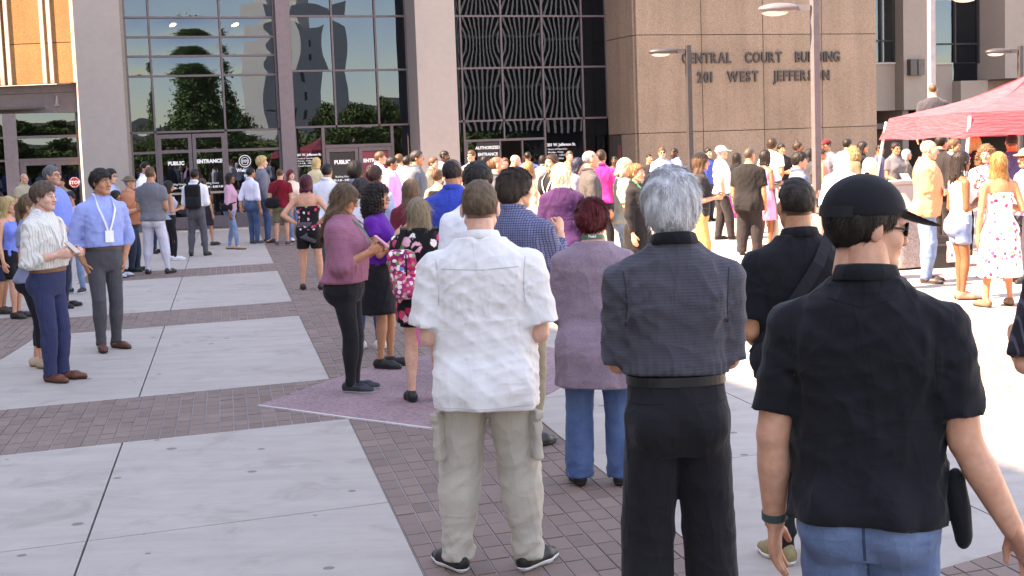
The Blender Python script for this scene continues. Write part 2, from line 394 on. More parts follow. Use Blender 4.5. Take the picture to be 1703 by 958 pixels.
# ------------------------------------------------------------------ people
def sol(c, wr=1.0): return m_cloth('solid', c, None, wr)
def denim(c='4a5f80', c2='7f96b5'): return m_cloth('denim', c, c2, 0.8)
SKIN = {'pale': 'dcae9c', 'light': 'd09c84', 'tan': 'b98466', 'olive': 'a87658', 'brown': '87573f', 'dark': '4a3026'}
UNIT = lambda v: np.array(v, float) / np.linalg.norm(v)
def rotz(a):
    c, s = math.cos(a), math.sin(a); return np.array([[c, -s, 0], [s, c, 0], [0, 0, 1.0]])
def rotx(a):
    c, s = math.cos(a), math.sin(a); return np.array([[1.0, 0, 0], [0, c, -s], [0, s, c]])
ARMS = {  # upper-arm and forearm directions of a right arm (body faces -y, its right is -x), thumb hint, finger curl
    'down': ((-0.17, 0.06, -1), (-0.03, -0.2, -1), (0, -1, 0), 0.30), 'away': ((-0.16, 0.05, -1), (-0.50, -0.10, -1), (0.6, -0.9, -0.2), 0.45),
    'phone': ((-0.12, 0.05, -1), (0.42, -1, 0.22), (0, 0.1, 1), 0.75), 'read': ((-0.10, -0.10, -1), (0.35, -0.9, 0.45), (0, 0.1, 1), 0.75),
    'cross': ((-0.01, -0.20, -1), (0.90, -0.50, 0.12), (0, 0, 1), 0.35), 'pocket': ((-0.30, 0.20, -1), (0.34, -0.24, -1), (0, -1, 0), 0.5),
    'hip': ((-0.75, 0.42, -0.9), (0.72, -0.25, -0.55), (0, -1, 0.2), 0.3), 'chin': ((-0.10, -0.55, -1), (0.25, -0.55, 1.0), (0, 1, 0.2), 1.2),
    'front': ((-0.10, 0.0, -1), (0.52, -0.8, -0.45), (0, -0.2, 1), 0.5), 'elbow': ((-0.30, 0.16, -1), (0.30, -1, 0.25), (0, 0.1, 1), 0.7),
    'reach': ((-0.05, -0.55, -1), (0.0, -0.6, -1), (0, -1, 0.5), 0.4), 'carry': ((-0.15, -0.3, -1), (0.35, -0.8, 0.75), (0, 0.1, 1), 0.6),
    'back': ((-0.22, 0.35, -1), (0.35, 0.35, -1), (0, -1, 0), 0.4)}
TORSO = {'m': ([.44, .48, .52, .56, .60, .64, .68, .72, .76, .795, .82, .842, .87], [.068, .094, .098, .093, .089, .091, .097, .103, .106, .103, .088, .056, .036],
               [.050, .068, .073, .067, .062, .064, .068, .071, .069, .062, .053, .044, .036], [.010, .012, .012, .004, 0, -.002, -.003, -.002, .003, .008, .012, .014, .012]),
         'f': ([.44, .48, .52, .56, .60, .64, .68, .72, .76, .795, .82, .842, .87], [.072, .099, .101, .091, .079, .078, .084, .090, .094, .093, .080, .048, .030],
               [.052, .069, .072, .064, .055, .055, .062, .070, .066, .056, .046, .038, .031], [.012, .014, .014, .006, 0, -.002, -.008, -.010, .000, .007, .011, .013, .012])}

def vnormals(V, Q):
    n = np.cross(V[Q[:, 2]] - V[Q[:, 0]], V[Q[:, 3]] - V[Q[:, 1]]); N = np.zeros_like(V)
    for i in range(4): np.add.at(N, Q[:, i], n)
    return N / np.maximum(np.linalg.norm(N, axis=1, keepdims=True), 1e-9)
def folds(rng, amp, H, legs=False, arm=None, loose=False):
    ws = []
    for i in range(6):
        lam = rng.uniform(0.07, 0.19); dz = rng.uniform(0.5, 1.2) if legs else rng.uniform(-1.1, 1.1); an = rng.uniform(0, 2 * math.pi)
        k = UNIT((0.8 * math.cos(an), 0.8 * math.sin(an), dz)) * 2 * math.pi / lam * 0.75; lk = np.array([rng.uniform(-9, 9) for _ in range(3)]); ws.append((k, lk, rng.uniform(0, 6), rng.uniform(0, 6), rng.uniform(-5, 5)))
    def fn(x, y, z):
        r = 0
        for k, lk, p, p2, mm in ws:
            s = np.sin(k[0] * x + k[1] * y + k[2] * z + p + 1.3 * np.sin(lk[0] * x + lk[1] * y + lk[2] * z + p2))
            r = r + (1 - np.abs(s)) ** 2 * (0.55 + 0.45 * np.sin(mm * z * 2 + lk[0] * x + p))
        w = 1.0
        if legs:
            zz = z / H; w = 0.35 + 1.0 * np.exp(-((zz - 0.07) / 0.05) ** 2) + 0.6 * np.exp(-((zz - 0.27) / 0.05) ** 2) + 0.5 * np.exp(-((zz - 0.46) / 0.04) ** 2)
        if arm is not None:
            for q in (-1, 1):                                   # creases fanning out from the armpits
                dx, dz = (x - q * arm[0]) * -q, z - arm[1]; rr = np.sqrt(dx * dx + dz * dz) + 1e-4; an_ = np.arctan2(dz, dx)
                r = r + 1.5 * np.maximum(0, np.cos(9 * an_ + ws[0][2] + 5 * rr * q)) ** 2 * np.exp(-rr / .11) * (rr > .02)
            th_ = np.arctan2(y, x); lowz = np.clip((.64 * H - z) / (.22 * H), 0, 1)
            if loose: r = r + 1.7 * lowz * (np.cos(7 * th_ + ws[1][2] + 3 * z) + .6 * np.cos(12 * th_ + ws[2][2] - 4 * z))
            else: r = r + 1.6 * np.exp(-((z - .60 * H) / (.035 * H)) ** 2) * np.abs(np.sin(16 * th_ + 10 * z + ws[1][2]))
        return -amp * w * (r - 1.6)
    return fn

def hand(Wr, D, th, side, curl, H, h, rmin):
    s = H / 1.75; D = UNIT(D); sd = UNIT(th - D * (D @ th)); pn = np.cross(D, sd)
    if pn[0] * -side < 0: pn = -pn
    f = Field(Wr - 0.13 * s, Wr + 0.13 * s, h); f = Field(np.minimum(Wr, Wr + D * 0.19 * s) - 0.075 * s, np.maximum(Wr, Wr + D * 0.19 * s) + 0.075 * s, h)
    f.add(bone(Wr - D * 0.03 * s, Wr + D * 0.012 * s, [0.027 * s, 0.026 * s], (pn, 0.8)), 0.01)
    f.add(bone(Wr + D * 0.012 * s, Wr + D * 0.078 * s, [0.030 * s, 0.043 * s, 0.043 * s], (pn, 0.42)), 0.015)
    for off, ln in ((0.030, .068), (0.0105, .077), (-0.0095, .072), (-0.028, .056)):
        p = Wr + D * (0.082 - abs(off - 0.005) * 0.25) * s + sd * off * s; dr = D; tot = 0
        for j, (fr, r0, r1) in enumerate(((0.45, .0098, .0092), (0.32, .0092, .0085), (0.25, .0085, .0072))):
            tot += curl * (0.55, 0.75, 0.6)[j]; dr = D * math.cos(tot) + pn * math.sin(tot) + sd * off * 1.2 * (1 - min(1, curl)); q = p + dr * ln * 1.15 * fr * s
            f.add(bone(p, q, [max(rmin, r0 * s), max(rmin, r1 * s)]), 0.004); p = q
    p = Wr + D * 0.022 * s + sd * 0.024 * s; dr = UNIT(D * 0.72 + sd * 0.62 + pn * 0.35)
    q = p + dr * 0.045 * s; f.add(bone(p, q, [0.0155 * s, 0.0115 * s]), 0.012); dr = UNIT(D * 0.9 + sd * 0.22 + pn * 0.4); r = q + dr * 0.034 * s
    f.add(bone(q, r, [max(rmin, 0.011 * s), max(rmin, 0.0085 * s)]), 0.004)
    return f.mesh()

def head_field(h, sex, s):
    f = Field(np.array([-.105, -.145, -.16]) * s, np.array([.105, .125, .135]) * s, h); m = 1 if sex == 'm' else 0
    f.add(ell(np.array([0, .016, .030]) * s, np.array([.0765, .096, .088]) * s), .01)
    f.add(ell(np.array([0, -.030, -.040]) * s, np.array([.060 + .003 * m, .062, .074]) * s), .03 * s)
    f.add(ell(np.array([0, -.066, -.094]) * s, np.array([.026 + .004 * m, .024, .022]) * s), .03 * s)
    for q in (-1, 1):
        f.add(ell(np.array([q * .043, -.055, -.026]) * s, np.array([.026, .030, .030]) * s), .02 * s)
        f.add(bone(np.array([q * .055, .0, -.055]) * s, np.array([q * .024, -.066, -.094]) * s, [.017 * s, .014 * s]), .03 * s)
        f.add(ell(np.array([q * .031, -.082, .004]) * s, np.array([.0135, .0125, .0105]) * s), .006 * s)
        f.add(bone(np.array([q * .014, -.087, .024]) * s, np.array([q * .048, -.074, .024]) * s, [.0115 * s, .010 * s]), .014 * s)
        f.add(ell(np.array([q * .012, -.104, -.032]) * s, np.array([.010, .010, .008]) * s), .008 * s)
        f.add(ell(np.array([q * .080, .014, -.004]) * s, np.array([.011, .019, .033]) * s, rotz(q * 0.45)), .007 * s)
    f.add(bone(np.array([0, -.088, .016]) * s, np.array([0, -.112, -.028]) * s, [.0085 * s, .0125 * s]), .012 * s)
    f.add(bone(np.array([-.018, -.090, -.056]) * s, np.array([.018, -.090, -.056]) * s, [.007 * s, .0095 * s, .007 * s]), .007 * s)
    f.add(bone(np.array([-.015, -.088, -.067]) * s, np.array([.015, -.088, -.067]) * s, [.007 * s, .0095 * s, .007 * s]), .007 * s)
    f.add(bone(np.array([0, .022, -.05]) * s, np.array([0, .030, -.15]) * s, [.054 * s * (1 if m else .88)] * 2), .02 * s)
    return f

HL_Y = np.array([-.11, -.085, -.06, -.04, -.015, .005, .03, .06, .10]); HL_Z = np.array([.072, .066, .052, .012, .0, .012, -.035, -.070, -.078])
def hair_mesh(style, s, h, rng, ncard, sex):
    """hair in head space: shell plus strand cards"""
    R = 0.02
    lo = np.array([-.13, -.13, -.13]); hi = np.array([.13, .16, .17]); k = style
    if k in ('long', 'verylong', 'wavy'): lo = np.array([-.17, -.13, -.52 if k != 'verylong' else -.62]); hi = np.array([.17, .20, .15])
    if k == 'curly': lo = np.array([-.19, -.14, -.26]); hi = np.array([.19, .22, .19])
    if k in ('pony', 'braids'): lo = np.array([-.15, -.12, -.38]); hi = np.array([.15, .26, .17])
    if k == 'bob': lo = np.array([-.14, -.13, -.2]); hi = np.array([.14, .16, .16])
    f = Field(lo * s, hi * s, h)
    thick = {'fade': .005, 'short': .014, 'full': .024, 'thin': .006, 'bald': .002, 'crew': .007, 'wave': .024}.get(k, .018)
    top = {'fade': .010, 'short': .010, 'full': .012, 'wave': .020}.get(k, .006)
    f.add(ell(np.array([0, .016, .030]) * s, (np.array([.0765, .096, .088]) + thick) * s), .004)
    if k in ('full', 'bob', 'long', 'verylong', 'wavy', 'curly', 'thick'): f.add(ell(np.array([0, .040, -.010]) * s, np.array([.088, .086, .085]) * s), .03 * s)
    if top > .009: f.add(ell(np.array([0, .0, .062]) * s, np.array([.066, .090, .062 + top]) * s), .02 * s)
    hy, hz = HL_Y * s, HL_Z.copy() * s
    if k in ('thin', 'bald'): hz = hz + np.interp(HL_Y, [-.1, -.02, .05, .1], [.12, .03, 0, 0]) * s
    if k in ('full', 'thick'): hz = hz + np.interp(HL_Y, [-.05, .0, .05, .1], [0, -.02, -.02, -.025]) * s
    if k in ('bob', 'long', 'verylong', 'wavy', 'curly', 'braids'): hz = np.interp(HL_Y, [-.11, -.075, -.045, -.01, .1], [.07, .05, -.09, -.13, -.16]) * s
    if k in ('pony', 'bun'): hz = hz + np.interp(HL_Y, [-.03, 0, .03], [.01, .0, .0]) * s
    if k in ('fade', 'crew'): hz = hz + np.interp(HL_Y, [-.06, -.03, .04, .1], [.0, .045, .05, .055]) * s
    f.cut(lambda x, y, z: (np.interp(y, hy, hz) - z) * 0.8)
    if k in ('thin', 'bald'): f.cut(lambda x, y, z: 0.090 * s * (1.12 if k == 'thin' else 0.75) - np.sqrt(x * x * 1.0 + (y + .02 * s) ** 2 + np.maximum(0, -(z - .05 * s)) ** 2 * 3))
    if k in ('long', 'verylong', 'wavy', 'bob'):
        L = {'long': .38, 'verylong': .54, 'wavy': .40, 'bob': .15}[k]
        f.add(loft(np.array([-L, -L * .8, -.16, -.08, .03]) * s, np.array([.055, .10, .108, .092, .074]) * s, np.array([.014, .030, .044, .062, .07]) * s,
                   [0] * 5, np.array([.088, .085, .070, .045, .03]) * s, 2.6), .03 * s)
        for q in (-1, 1): f.add(bone(np.array([q * .074, -.012, .02]) * s, np.array([q * .092, .03, -min(L, .26)]) * s, [.018 * s, .026 * s, .018 * s]), .02 * s)
    if k == 'curly':
        f.add(loft(np.array([-.22, -.14, -.03, .06]) * s, np.array([.10, .15, .145, .10]) * s, np.array([.07, .105, .115, .09]) * s, [0] * 4, np.array([.05, .045, .04, .03]) * s, 2.2), .03 * s)
    if k == 'bun':
        f.add(ell(np.array([0, .075, .085]) * s, np.array([.052, .050, .046]) * s), .015 * s); f.add(ell(np.array([.025, .09, .04]) * s, np.array([.04, .035, .05]) * s), .02 * s)
    if k == 'topknot': f.add(ell(np.array([0, .03, .14]) * s, np.array([.035, .035, .034]) * s), .02 * s)
    if k == 'pony':
        f.add(bone(np.array([0, .10, .055]) * s, np.array([0, .145, .0]) * s, [.026 * s, .032 * s]), .02 * s); f.add(bone(np.array([0, .145, .0]) * s, np.array([0, .13, -.26]) * s, [.032 * s, .036 * s, .014 * s]), .02 * s)
    if k == 'braids':
        for i in range(26):
            a = rng.uniform(-2.0, 2.0) ; x0, y0 = .078 * math.sin(a), .03 + .085 * math.cos(a)
            f.add(bone(np.array([x0, y0, .05]) * s, np.array([x0 * 1.35, y0 * 1.1 + .01, rng.uniform(-.16, -.28)]) * s, [.013 * s, .011 * s, .009 * s]), .004)
    am, wl = {'curly': (.015, .022), 'wavy': (.006, .05), 'bun': (.006, .022), 'full': (.0022, .03), 'wave': (.004, .025)}.get(k, (.0022, .03))
    ph = [rng.uniform(0, 6) for _ in range(6)]; kk = 2 * math.pi / (wl * 2 * s)
    zz = 0.35 if k in ('long', 'verylong', 'wavy', 'full', 'short', 'bob') else 1.0
    f.warp(lambda x, y, z: am * s * (np.sin(kk * x + ph[0] + 2 * np.sin(19 * z + ph[1])) * np.sin(kk * y + ph[2] + 2 * np.sin(15 * x)) + 0.8 * np.sin(kk * 1.3 * z * zz + ph[3] + 9 * x) * np.sin(kk * 0.9 * (x + y) + ph[4])))
    V, Q = f.mesh(); T3 = np.zeros((0, 3), int); Q4 = np.zeros((0, 4), int)
    if len(V) and ncard:
        N = vnormals(V, Q); rs = np.random.RandomState(rng.randint(0, 99999)); i = rs.randint(0, len(V), ncard); P = V[i] - N[i] * .002
        L = {'fade': .010, 'crew': .009, 'short': .024, 'full': .045, 'thin': .014, 'bald': .008, 'long': .11, 'verylong': .14, 'wavy': .09, 'curly': .035, 'bun': .05, 'wave': .035}.get(k, .05) * s * rs.uniform(.5, 1.3, (ncard, 1))
        dn = np.array([0, .18, -1.0]) + rs.normal(0, .22 if k != 'curly' else .8, (ncard, 3)); T = dn - N[i] * (dn * N[i]).sum(1, keepdims=True)
        T = T / np.maximum(np.linalg.norm(T, axis=1, keepdims=True), 1e-6) + N[i] * ({'long': .04, 'verylong': .04, 'wavy': .10, 'full': .16, 'curly': .5, 'bun': .3, 'fade': .8, 'crew': .8}.get(k, .25)) * rs.uniform(.2, 1.2, (ncard, 1)) * np.where(rs.rand(ncard, 1) < .05, 3.0, 1.0)
        sd = np.cross(T, N[i]); sd /= np.maximum(np.linalg.norm(sd, axis=1, keepdims=True), 1e-6); w = .0016 * s * rs.uniform(.6, 1.5, (ncard, 1))
        mid = P + T * L * .55; tip = P + T * L - N[i] * L * .10; b = len(V)
        VV = np.concatenate([P - sd * w, P + sd * w, mid - sd * w * .8, mid + sd * w * .8, tip]); a = np.arange(ncard) + b
        Q4 = np.stack([a, a + ncard, a + 3 * ncard, a + 2 * ncard], 1); T3 = np.stack([a + 2 * ncard, a + 3 * ncard, a + 4 * ncard], 1); V = np.concatenate([V, VV])
    return V, [Q, Q4, T3]

PEOPLE = {}
def person(label, px, top, foot=None, d=None, face=180, sex='m', build=1.0, belly=0.0, skin='light', hair=('short', '33261e', '54402f'), shirt=None, pants=None,
           shoes='1c1a1a', arms=('down', 'down'), head=(0, 0), stance=0.085, step=0.0, toe=14, hat=None, glasses=None, lanyard=None, belt=None, key=None, Hfix=None, group='people waiting on the plaza', cat='person', z0=0.0, stubble=0.0, sole=None):
    rng = random.Random(label)
    if foot: d = gnd(px, foot)[1]
    P = atd(px, top, d); H = Hfix or (P[2] - z0 - (0.012 if not hat else 0.02)); Hh = H
    near = d < 9; mid = d < 14.5
    hb, hh_, hd = (.0098, .0052, .0045) if near else (.015, .0065, .0055) if mid else (.019, .009, .0075) if d < 22 else (.025, .012, .0095)
    root = empty('person', (P[0], P[1], z0), RAD(face)); tag(root, label, cat, group)
    if d > 12 and z0 == 0: root.rotation_euler = (rng.uniform(-.028, .02), rng.uniform(-.028, .028), RAD(face)); step = step or rng.uniform(-.05, .07); stance = stance * rng.uniform(.7, 1.35); head = (head[0] + rng.uniform(-12, 12), head[1] + rng.uniform(-4, 7)) if d > 15 else head
    m = sex == 'm'; zs, ta, tb, tc = [np.array(q) * H for q in TORSO[sex]]; ta = ta * build; tb = tb * (1 + (build - 1) * 1.2)
    bl = np.exp(-((zs / H - .60) / .075) ** 2) * belly; tb = tb + bl * .5; tc = tc - bl * .5; ta = ta + bl * .35
    sk = srgb(SKIN[skin]); hw = (.112 if m else .100) * H * (.55 + .45 * build); ar = (1.0 if m else .86) * math.sqrt(build)
    J = {}
    for side, q in (('r', -1), ('l', 1)):
        U, Fd, th, cu = ARMS[arms[0 if q < 0 else 1]]; mir = np.array([-q, 1, 1])
        U, Fd, th = UNIT(U) * mir, UNIT(Fd) * mir, np.array(th, float) * mir
        Sh = np.array([q * hw, .010 * H, .787 * H]); E = Sh + U * .170 * H; Wr = E + Fd * .148 * H
        ft = np.array([q * (stance + .01), q * step, .045 * H]); hip = np.array([q * .050 * H * (.5 + .5 * build), .012 * H, .50 * H]); kn = (ft + hip) / 2 + np.array([q * .004, -.022 * H, .005 * H])
        J[side] = dict(S=Sh, E=E, W=Wr, D=Fd, th=th, cu=cu, ank=ft, hip=hip, knee=kn, q=q)
    # ---- body
    hs = H * .13 / .233; hc = np.array([0, -.010 * H, H - .119 * hs]); HR = rotz(RAD(head[0])) @ rotx(RAD(head[1]))
    f = Field([-.42 * H, -.34 * H, 0], [.42 * H, .22 * H, .93 * H], hb)
    f.add(loft(zs, ta - .010, tb - .010, zs * 0, tc), .02)
    f.add(bone([0, .014 * H, .815 * H], hc + np.array([0, .028 * hs, -.06 * hs]), [(.036 if m else .029) * H, (.033 if m else .027) * H]), .03)
    for q in (-1, 1): f.add(bone([q * .020 * H, .017 * H, .842 * H], [q * hw * .92, .012 * H, .790 * H], [.019 * H, .024 * H]), .03)
    LEG = np.array([.050, .046, .038, .032, .034, .027, .021]) * H * (build ** .8) * (1 if m else .97)
    for j in J.values():
        f.add(bone(j['S'], j['E'], np.array([.033, .029, .025]) * H * ar), .025); f.add(bone(j['E'], j['W'], np.array([.0235, .0255, .021, .0165]) * H * ar), .01)
        f.add(bone(j['hip'], j['knee'], LEG[:4] - .004), .03); f.add(bone(j['knee'], j['ank'], np.append(LEG[3:], .019 * H) - .002), .012)
        tr = RAD(toe) * j['q']; td = np.array([math.sin(tr), -math.cos(tr), 0]); j['td'] = td; a = j['ank']
        f.add(bone(a + np.array([0, 0, -.018 * H]) - td * .018 * H, a + td * .085 * H + np.array([0, 0, -.03 * H]), [.021 * H, .020 * H]), .02); f.add(bone(a + td * .07 * H + np.array([0, 0, -.031 * H]), a + td * .105 * H + np.array([0, 0, -.034 * H]), [.021 * H, .013 * H], (np.array([0, 0, 1.0]), .7)), .015)
    f.cut(lambda x, y, z: .004 - z)
    V, Q = f.mesh(); c = np.tile(sk, (len(V), 1)); Vs, Qs, Cs = [V], [Q], [c]; n = len(V)
    hf = head_field(hh_, sex, hs); hf.cut(lambda x, y, z: -.135 * hs - z); V, Q = hf.mesh()
    c = np.tile(sk, (len(V), 1)); u = V / hs; hc1 = np.array(srgb(hair[1])); dk = hc1 * .7
    def paint(mask, col, f_): c[mask] = c[mask] * (1 - f_) + np.array(col) * f_
    ck = np.exp(-(((np.abs(u[:, 0]) - .045) / .02) ** 2 + ((u[:, 2] + .03) / .022) ** 2 + ((u[:, 1] + .07) / .03) ** 2))[:, None]; c = c * (1 - .25 * ck) + c * np.array([1.1, .72, .68]) * .25 * ck
    paint((np.abs(u[:, 0]) < .024) & (u[:, 2] > -.074) & (u[:, 2] < -.049) & (u[:, 1] < -.085), np.array(sk) * np.array([.82, .48, .46]), .75)
    paint((np.abs(u[:, 2] + .0615) < .004) & (np.abs(u[:, 0]) < .02) & (u[:, 1] < -.08), np.array(sk) * .3, .8)
    for q in (-1, 1):
        ex, ez = (u[:, 0] - q * .031), (u[:, 2] - .004); e = (ex / .0165) ** 2 + (ez / .0085) ** 2; fr = u[:, 1] < -.06
        paint((e < 1) & fr, (.62, .58, .55), .9); paint(((ex / .0075) ** 2 + (ez / .0085) ** 2 < 1) & fr, (.03, .02, .015), .95)
        paint((np.abs(ez - .0105) < .0032) & (np.abs(ex) < .018) & fr, np.array(sk) * .3, .7)
        paint((np.abs(ez - .0235) < .0055) & (np.abs(ex) < .020) & fr, dk, .85)
        paint(((u[:, 0] - q * .010) ** 2 + (u[:, 2] + .039) ** 2 < .00003) & (u[:, 1] < -.09), np.array(sk) * .25, .8)
    if stubble: paint((u[:, 2] < -.035) & (u[:, 1] < .01) & (u[:, 2] > -.125) & ((np.abs(u[:, 0]) > .026) | (u[:, 2] < -.075) | (u[:, 2] > -.05)), dk, stubble)
    hl = np.interp(u[:, 1], HL_Y, HL_Z) + (np.interp(u[:, 1], [-.1, .0, .05], [.10, .02, 0]) if hair[0] in ('bald', 'thin') else 0)
    scal = np.clip((u[:, 2] - hl) / .018, 0, 1) * (.78 if hair[0] not in ('bald', 'none') else .25) * (np.abs(u[:, 0]) < .0795); c = c * (1 - scal[:, None]) + hc1 * .8 * scal[:, None]
    Vs.append(V @ HR.T + hc); Qs.append(Q + n); Cs.append(c); n += len(V)
    for j in J.values():
        if d > 26 and arms[0] == 'pocket': continue
        V, Q = hand(j['W'], j['D'] + np.array([0, 0, -.12]) * (abs(j['D'][2]) < .6), j['th'], j['q'], j['cu'], H * (1 if m else .92), hd, .0075 if near else .0085 if mid else .0105)
        Vs.append(V); Qs.append(Q + n); Cs.append(np.tile(np.array(sk) * np.array([1, .93, .9]), (len(V), 1))); n += len(V)
    link('body', mk_mesh('body', np.concatenate(Vs), [np.concatenate(Qs)], m_skin(), True, np.concatenate(Cs)), root)
    # ---- shirt / dress
    T = dict(c=sol('8a8a8a'), sleeve=.55, hem=.50, ease=.014, drape=.6, se=.012, collar=None, cut=None, flare=0.0, wr=.0035, straps=False, hood=False); T.update(shirt or {})
    def torso(e, drape, z0_, flare, a_=None):
        z2 = np.concatenate([np.array([.12, .2, .28, .36, .42]) * H, zs]) if z0_ < .44 else zs
        A = np.interp(z2, zs, ta) + e; B = np.interp(z2, zs, tb) + e; Cc = np.interp(z2, zs, tc)
        if z0_ < .44: A[:7] = A[7] * 1.03; B[:7] = (B[7] + .02) * 1.05; Cc[:7] = Cc[7] + .006
        ca = np.maximum.accumulate(A[::-1])[::-1]; cb = np.maximum.accumulate(B[::-1])[::-1]
        lim = z2 < .74 * H; A = np.where(lim, A * (1 - drape) + np.maximum(A, ca) * drape, A); B = np.where(lim, B * (1 - drape) + np.maximum(B, cb * .96) * drape, B)
        g = np.clip((.60 * H - z2) / (.60 * H), 0, 1); return z2, A * (1 + flare * g * 2.2), B * (1 + flare * g * 2.2), z2 * 0, Cc
    zb = T['hem']
    f = Field([-.44 * H, -.36 * H, zb * H - .02], [.44 * H, .24 * H, .90 * H], hb)
    f.add(loft(*torso(T['ease'], T['drape'], zb, T['flare'])), .03)
    if not m and T['cut'] is None or (not m):
        for q in (-1, 1): f.add(ell([q * .045 * H * build, -.055 * H * build, .715 * H], np.array([.042, .036, .040]) * H * build), .04)
    else:
        for q in (-1, 1): f.add(ell([q * .055 * H * build, .052 * H, .745 * H], np.array([.045, .022, .055]) * H), .04)
    sv = T['sleeve']
    for q in (-1, 1): f.add(bone([q * .022 * H, .017 * H, .845 * H], [q * hw * (.92 if sv > 0 else .6), .012 * H, (.792 if sv > 0 else .82) * H], [.023 * H + T['ease'] * .3, .0265 * H + T['ease'] * .4]), .03)
    if zb < .54:
        for q in (-1, 1): f.add(ell([q * .042 * H * build, .050 * H * build, .50 * H], np.array([.050, .042, .052]) * H * build + T['ease'] * .7 + .010), .05)
    for j in J.values():
        if sv > 0:
            t = min(1, sv); L = .170 * H; e = T['se']; u = (j['E'] - j['S']) / L; E2 = j['S'] + u * L * t
            f.add(bone(j['S'], E2, np.array([.0315, .030 + e * .35 / H, .027 + e * .9 / H]) * H * ar + e * .8 + .004, None, .0 if sv <= 1 else None), .035)
            if sv > 1:
                E3 = j['E'] + (j['W'] - j['E']) * min(1, sv - 1); f.add(bone(j['E'], E3, np.array([.026, .027, .023, .019])[:] * H * ar + e * .9, None, .0), .018)
        else:
            f.add(ell(j['S'] + np.array([-j['q'] * .030 * H, 0, -.01 * H]), np.array([.028, .036, .04]) * H), .03)
    if T['hood']: f.add(bone([-.05 * H, .055 * H, .80 * H], [.05 * H, .055 * H, .80 * H], [.022 * H, .032 * H, .022 * H]), .03); f.add(bone([0, .07 * H, .80 * H], [0, .075 * H, .745 * H], [.04 * H, .015 * H], (np.array([0, 1.0, 0]), .6)), .03)
    f.warp(folds(rng, T['wr'] * (1.0 if near else 1.2), H, arm=(hw * .82, .735 * H), loose=zb < .53))
    nz = .858 * H if T['collar'] is None else .862 * H
    f.cut(lambda x, y, z: np.maximum(zb * H - z + .006 * np.sin(x * 9 + 1) * (zb > .3), z - (T['cut'] * H if T['cut'] else nz + .10 * y)))
    if T['straps']:
        for q in (-1, 1): f.add(bone([q * .055 * H, .055 * H, T['cut'] * H - .01], [q * .052 * H, .018 * H, .826 * H], [.009, .009]), .005); f.add(bone([q * .052 * H, .018 * H, .826 * H], [q * .05 * H, -.06 * H, T['cut'] * H - .01], [.009, .009]), .005)
    V, Q = f.mesh(); nm = T.get('name', 'shirt'); link(nm, mk_mesh(nm, V, [Q], T['c'], True), root)
    if T['collar']:
        cm = T['c'] if T['collar'] is True else T['collar']
        r0 = (.0395 if m else .034) * H * (.7 + .3 * build); n_ = 40; V = []; lo_, hi_ = RAD(-158), RAD(158)
        prof = ((-.001, -.030), (.000, .004), (.004, .010), (.009, .007), (.022, -.030), (.018, -.033), (.006, -.004))
        for i in range(n_ + 1):
            a = lo_ + (hi_ - lo_) * i / n_; cs, sn = math.cos(a), math.sin(a); wob = .002 * math.sin(5 * a + H * 40)
            for pr, pz in prof: V.append(((r0 + pr + wob) * sn, .016 * H + (r0 * 1.05 + pr + wob) * cs, .874 * H + pz + .012 * cs - .030 * max(0, -cs) ** 2))
        k_ = len(prof); Pq = [(i * k_ + a, i * k_ + (a + 1) % k_, (i + 1) * k_ + (a + 1) % k_, (i + 1) * k_ + a) for i in range(n_) for a in range(k_)] + [tuple(range(k_)), tuple(range(n_ * k_ + k_ - 1, n_ * k_ - 1, -1))]
        link('collar', mk_mesh('collar', V, [Pq], cm, True), root)
    # ---- trousers, shorts or skirt
    B = dict(c=sol('333338'), kind='pants', hem=.03, ease=.012, leg=.014, cuff=.055, waist=.580, flare=.12, wr=.0035); B.update(pants or {})
    if B['kind'] != 'none':
        f = Field([-.30 * H, -.26 * H, B['hem'] * H - .02], [.30 * H, .22 * H, (B['waist'] + .02) * H], hb)
        if B['kind'] == 'skirt': f.add(loft(*torso(B['ease'] + .014, .5, min(B['hem'], .43), B['flare'])), .02)
        else:
            f.add(loft(zs, ta + B['ease'], tb + B['ease'], zs * 0, tc), .02)
            for j in J.values():
                hp = B['hem'] * H; f.add(ell(j['hip'] + np.array([0, .042 * H, -.012 * H]), np.array([.048, .036, .052]) * H * build), .03)
                f.add(bone(j['hip'], j['knee'], LEG[:4] + np.array([.006, .008, .012, .016]) * (B['leg'] / .014)), .025)
                a = j['ank'] + np.array([0, 0, -.02 * H]); f.add(bone(j['knee'], a, np.array([LEG[3] + .016 * (B['leg'] / .014), LEG[4] + .014 * (B['leg'] / .014), B['cuff'], B['cuff']])), .015)
        for q in (-1, 1): f.add(ell([q * .042 * H * build, .050 * H * build, .50 * H], np.array([.050, .042, .052]) * H * build), .03)
        f.warp(folds(rng, B['wr'], H, B['kind'] != 'skirt')); f.cut(lambda x, y, z: np.maximum(B['hem'] * H - z, z - B['waist'] * H))
        V, Q = f.mesh(); nm = {'pants': 'trousers', 'shorts': 'shorts', 'skirt': 'skirt'}[B['kind']]; link(nm, mk_mesh(nm, V, [Q], B['c'], True), root)
    if belt:
        zq = (B['waist'] - .011) * H; a, b, cy = np.interp(zq, zs, ta) + B['ease'] + .006, np.interp(zq, zs, tb) + B['ease'] + .006, np.interp(zq, zs, tc)
        n_ = 40; V = []
        for i in range(n_):
            t = 2 * math.pi * i / n_; cs, sn = math.cos(t), math.sin(t); x = a * abs(cs) ** (2 / 2.3) * np.sign(cs); y = cy + b * abs(sn) ** (2 / 2.3) * np.sign(sn)
            V += [(x, y, zq - .017), (x, y, zq + .017), (x * .9, cy + (y - cy) * .9, zq + .018), (x * .9, cy + (y - cy) * .9, zq - .018)]
        Pq = [(4 * i + k, 4 * ((i + 1) % n_) + k, 4 * ((i + 1) % n_) + (k + 1) % 4, 4 * i + (k + 1) % 4) for i in range(n_) for k in range(4)]
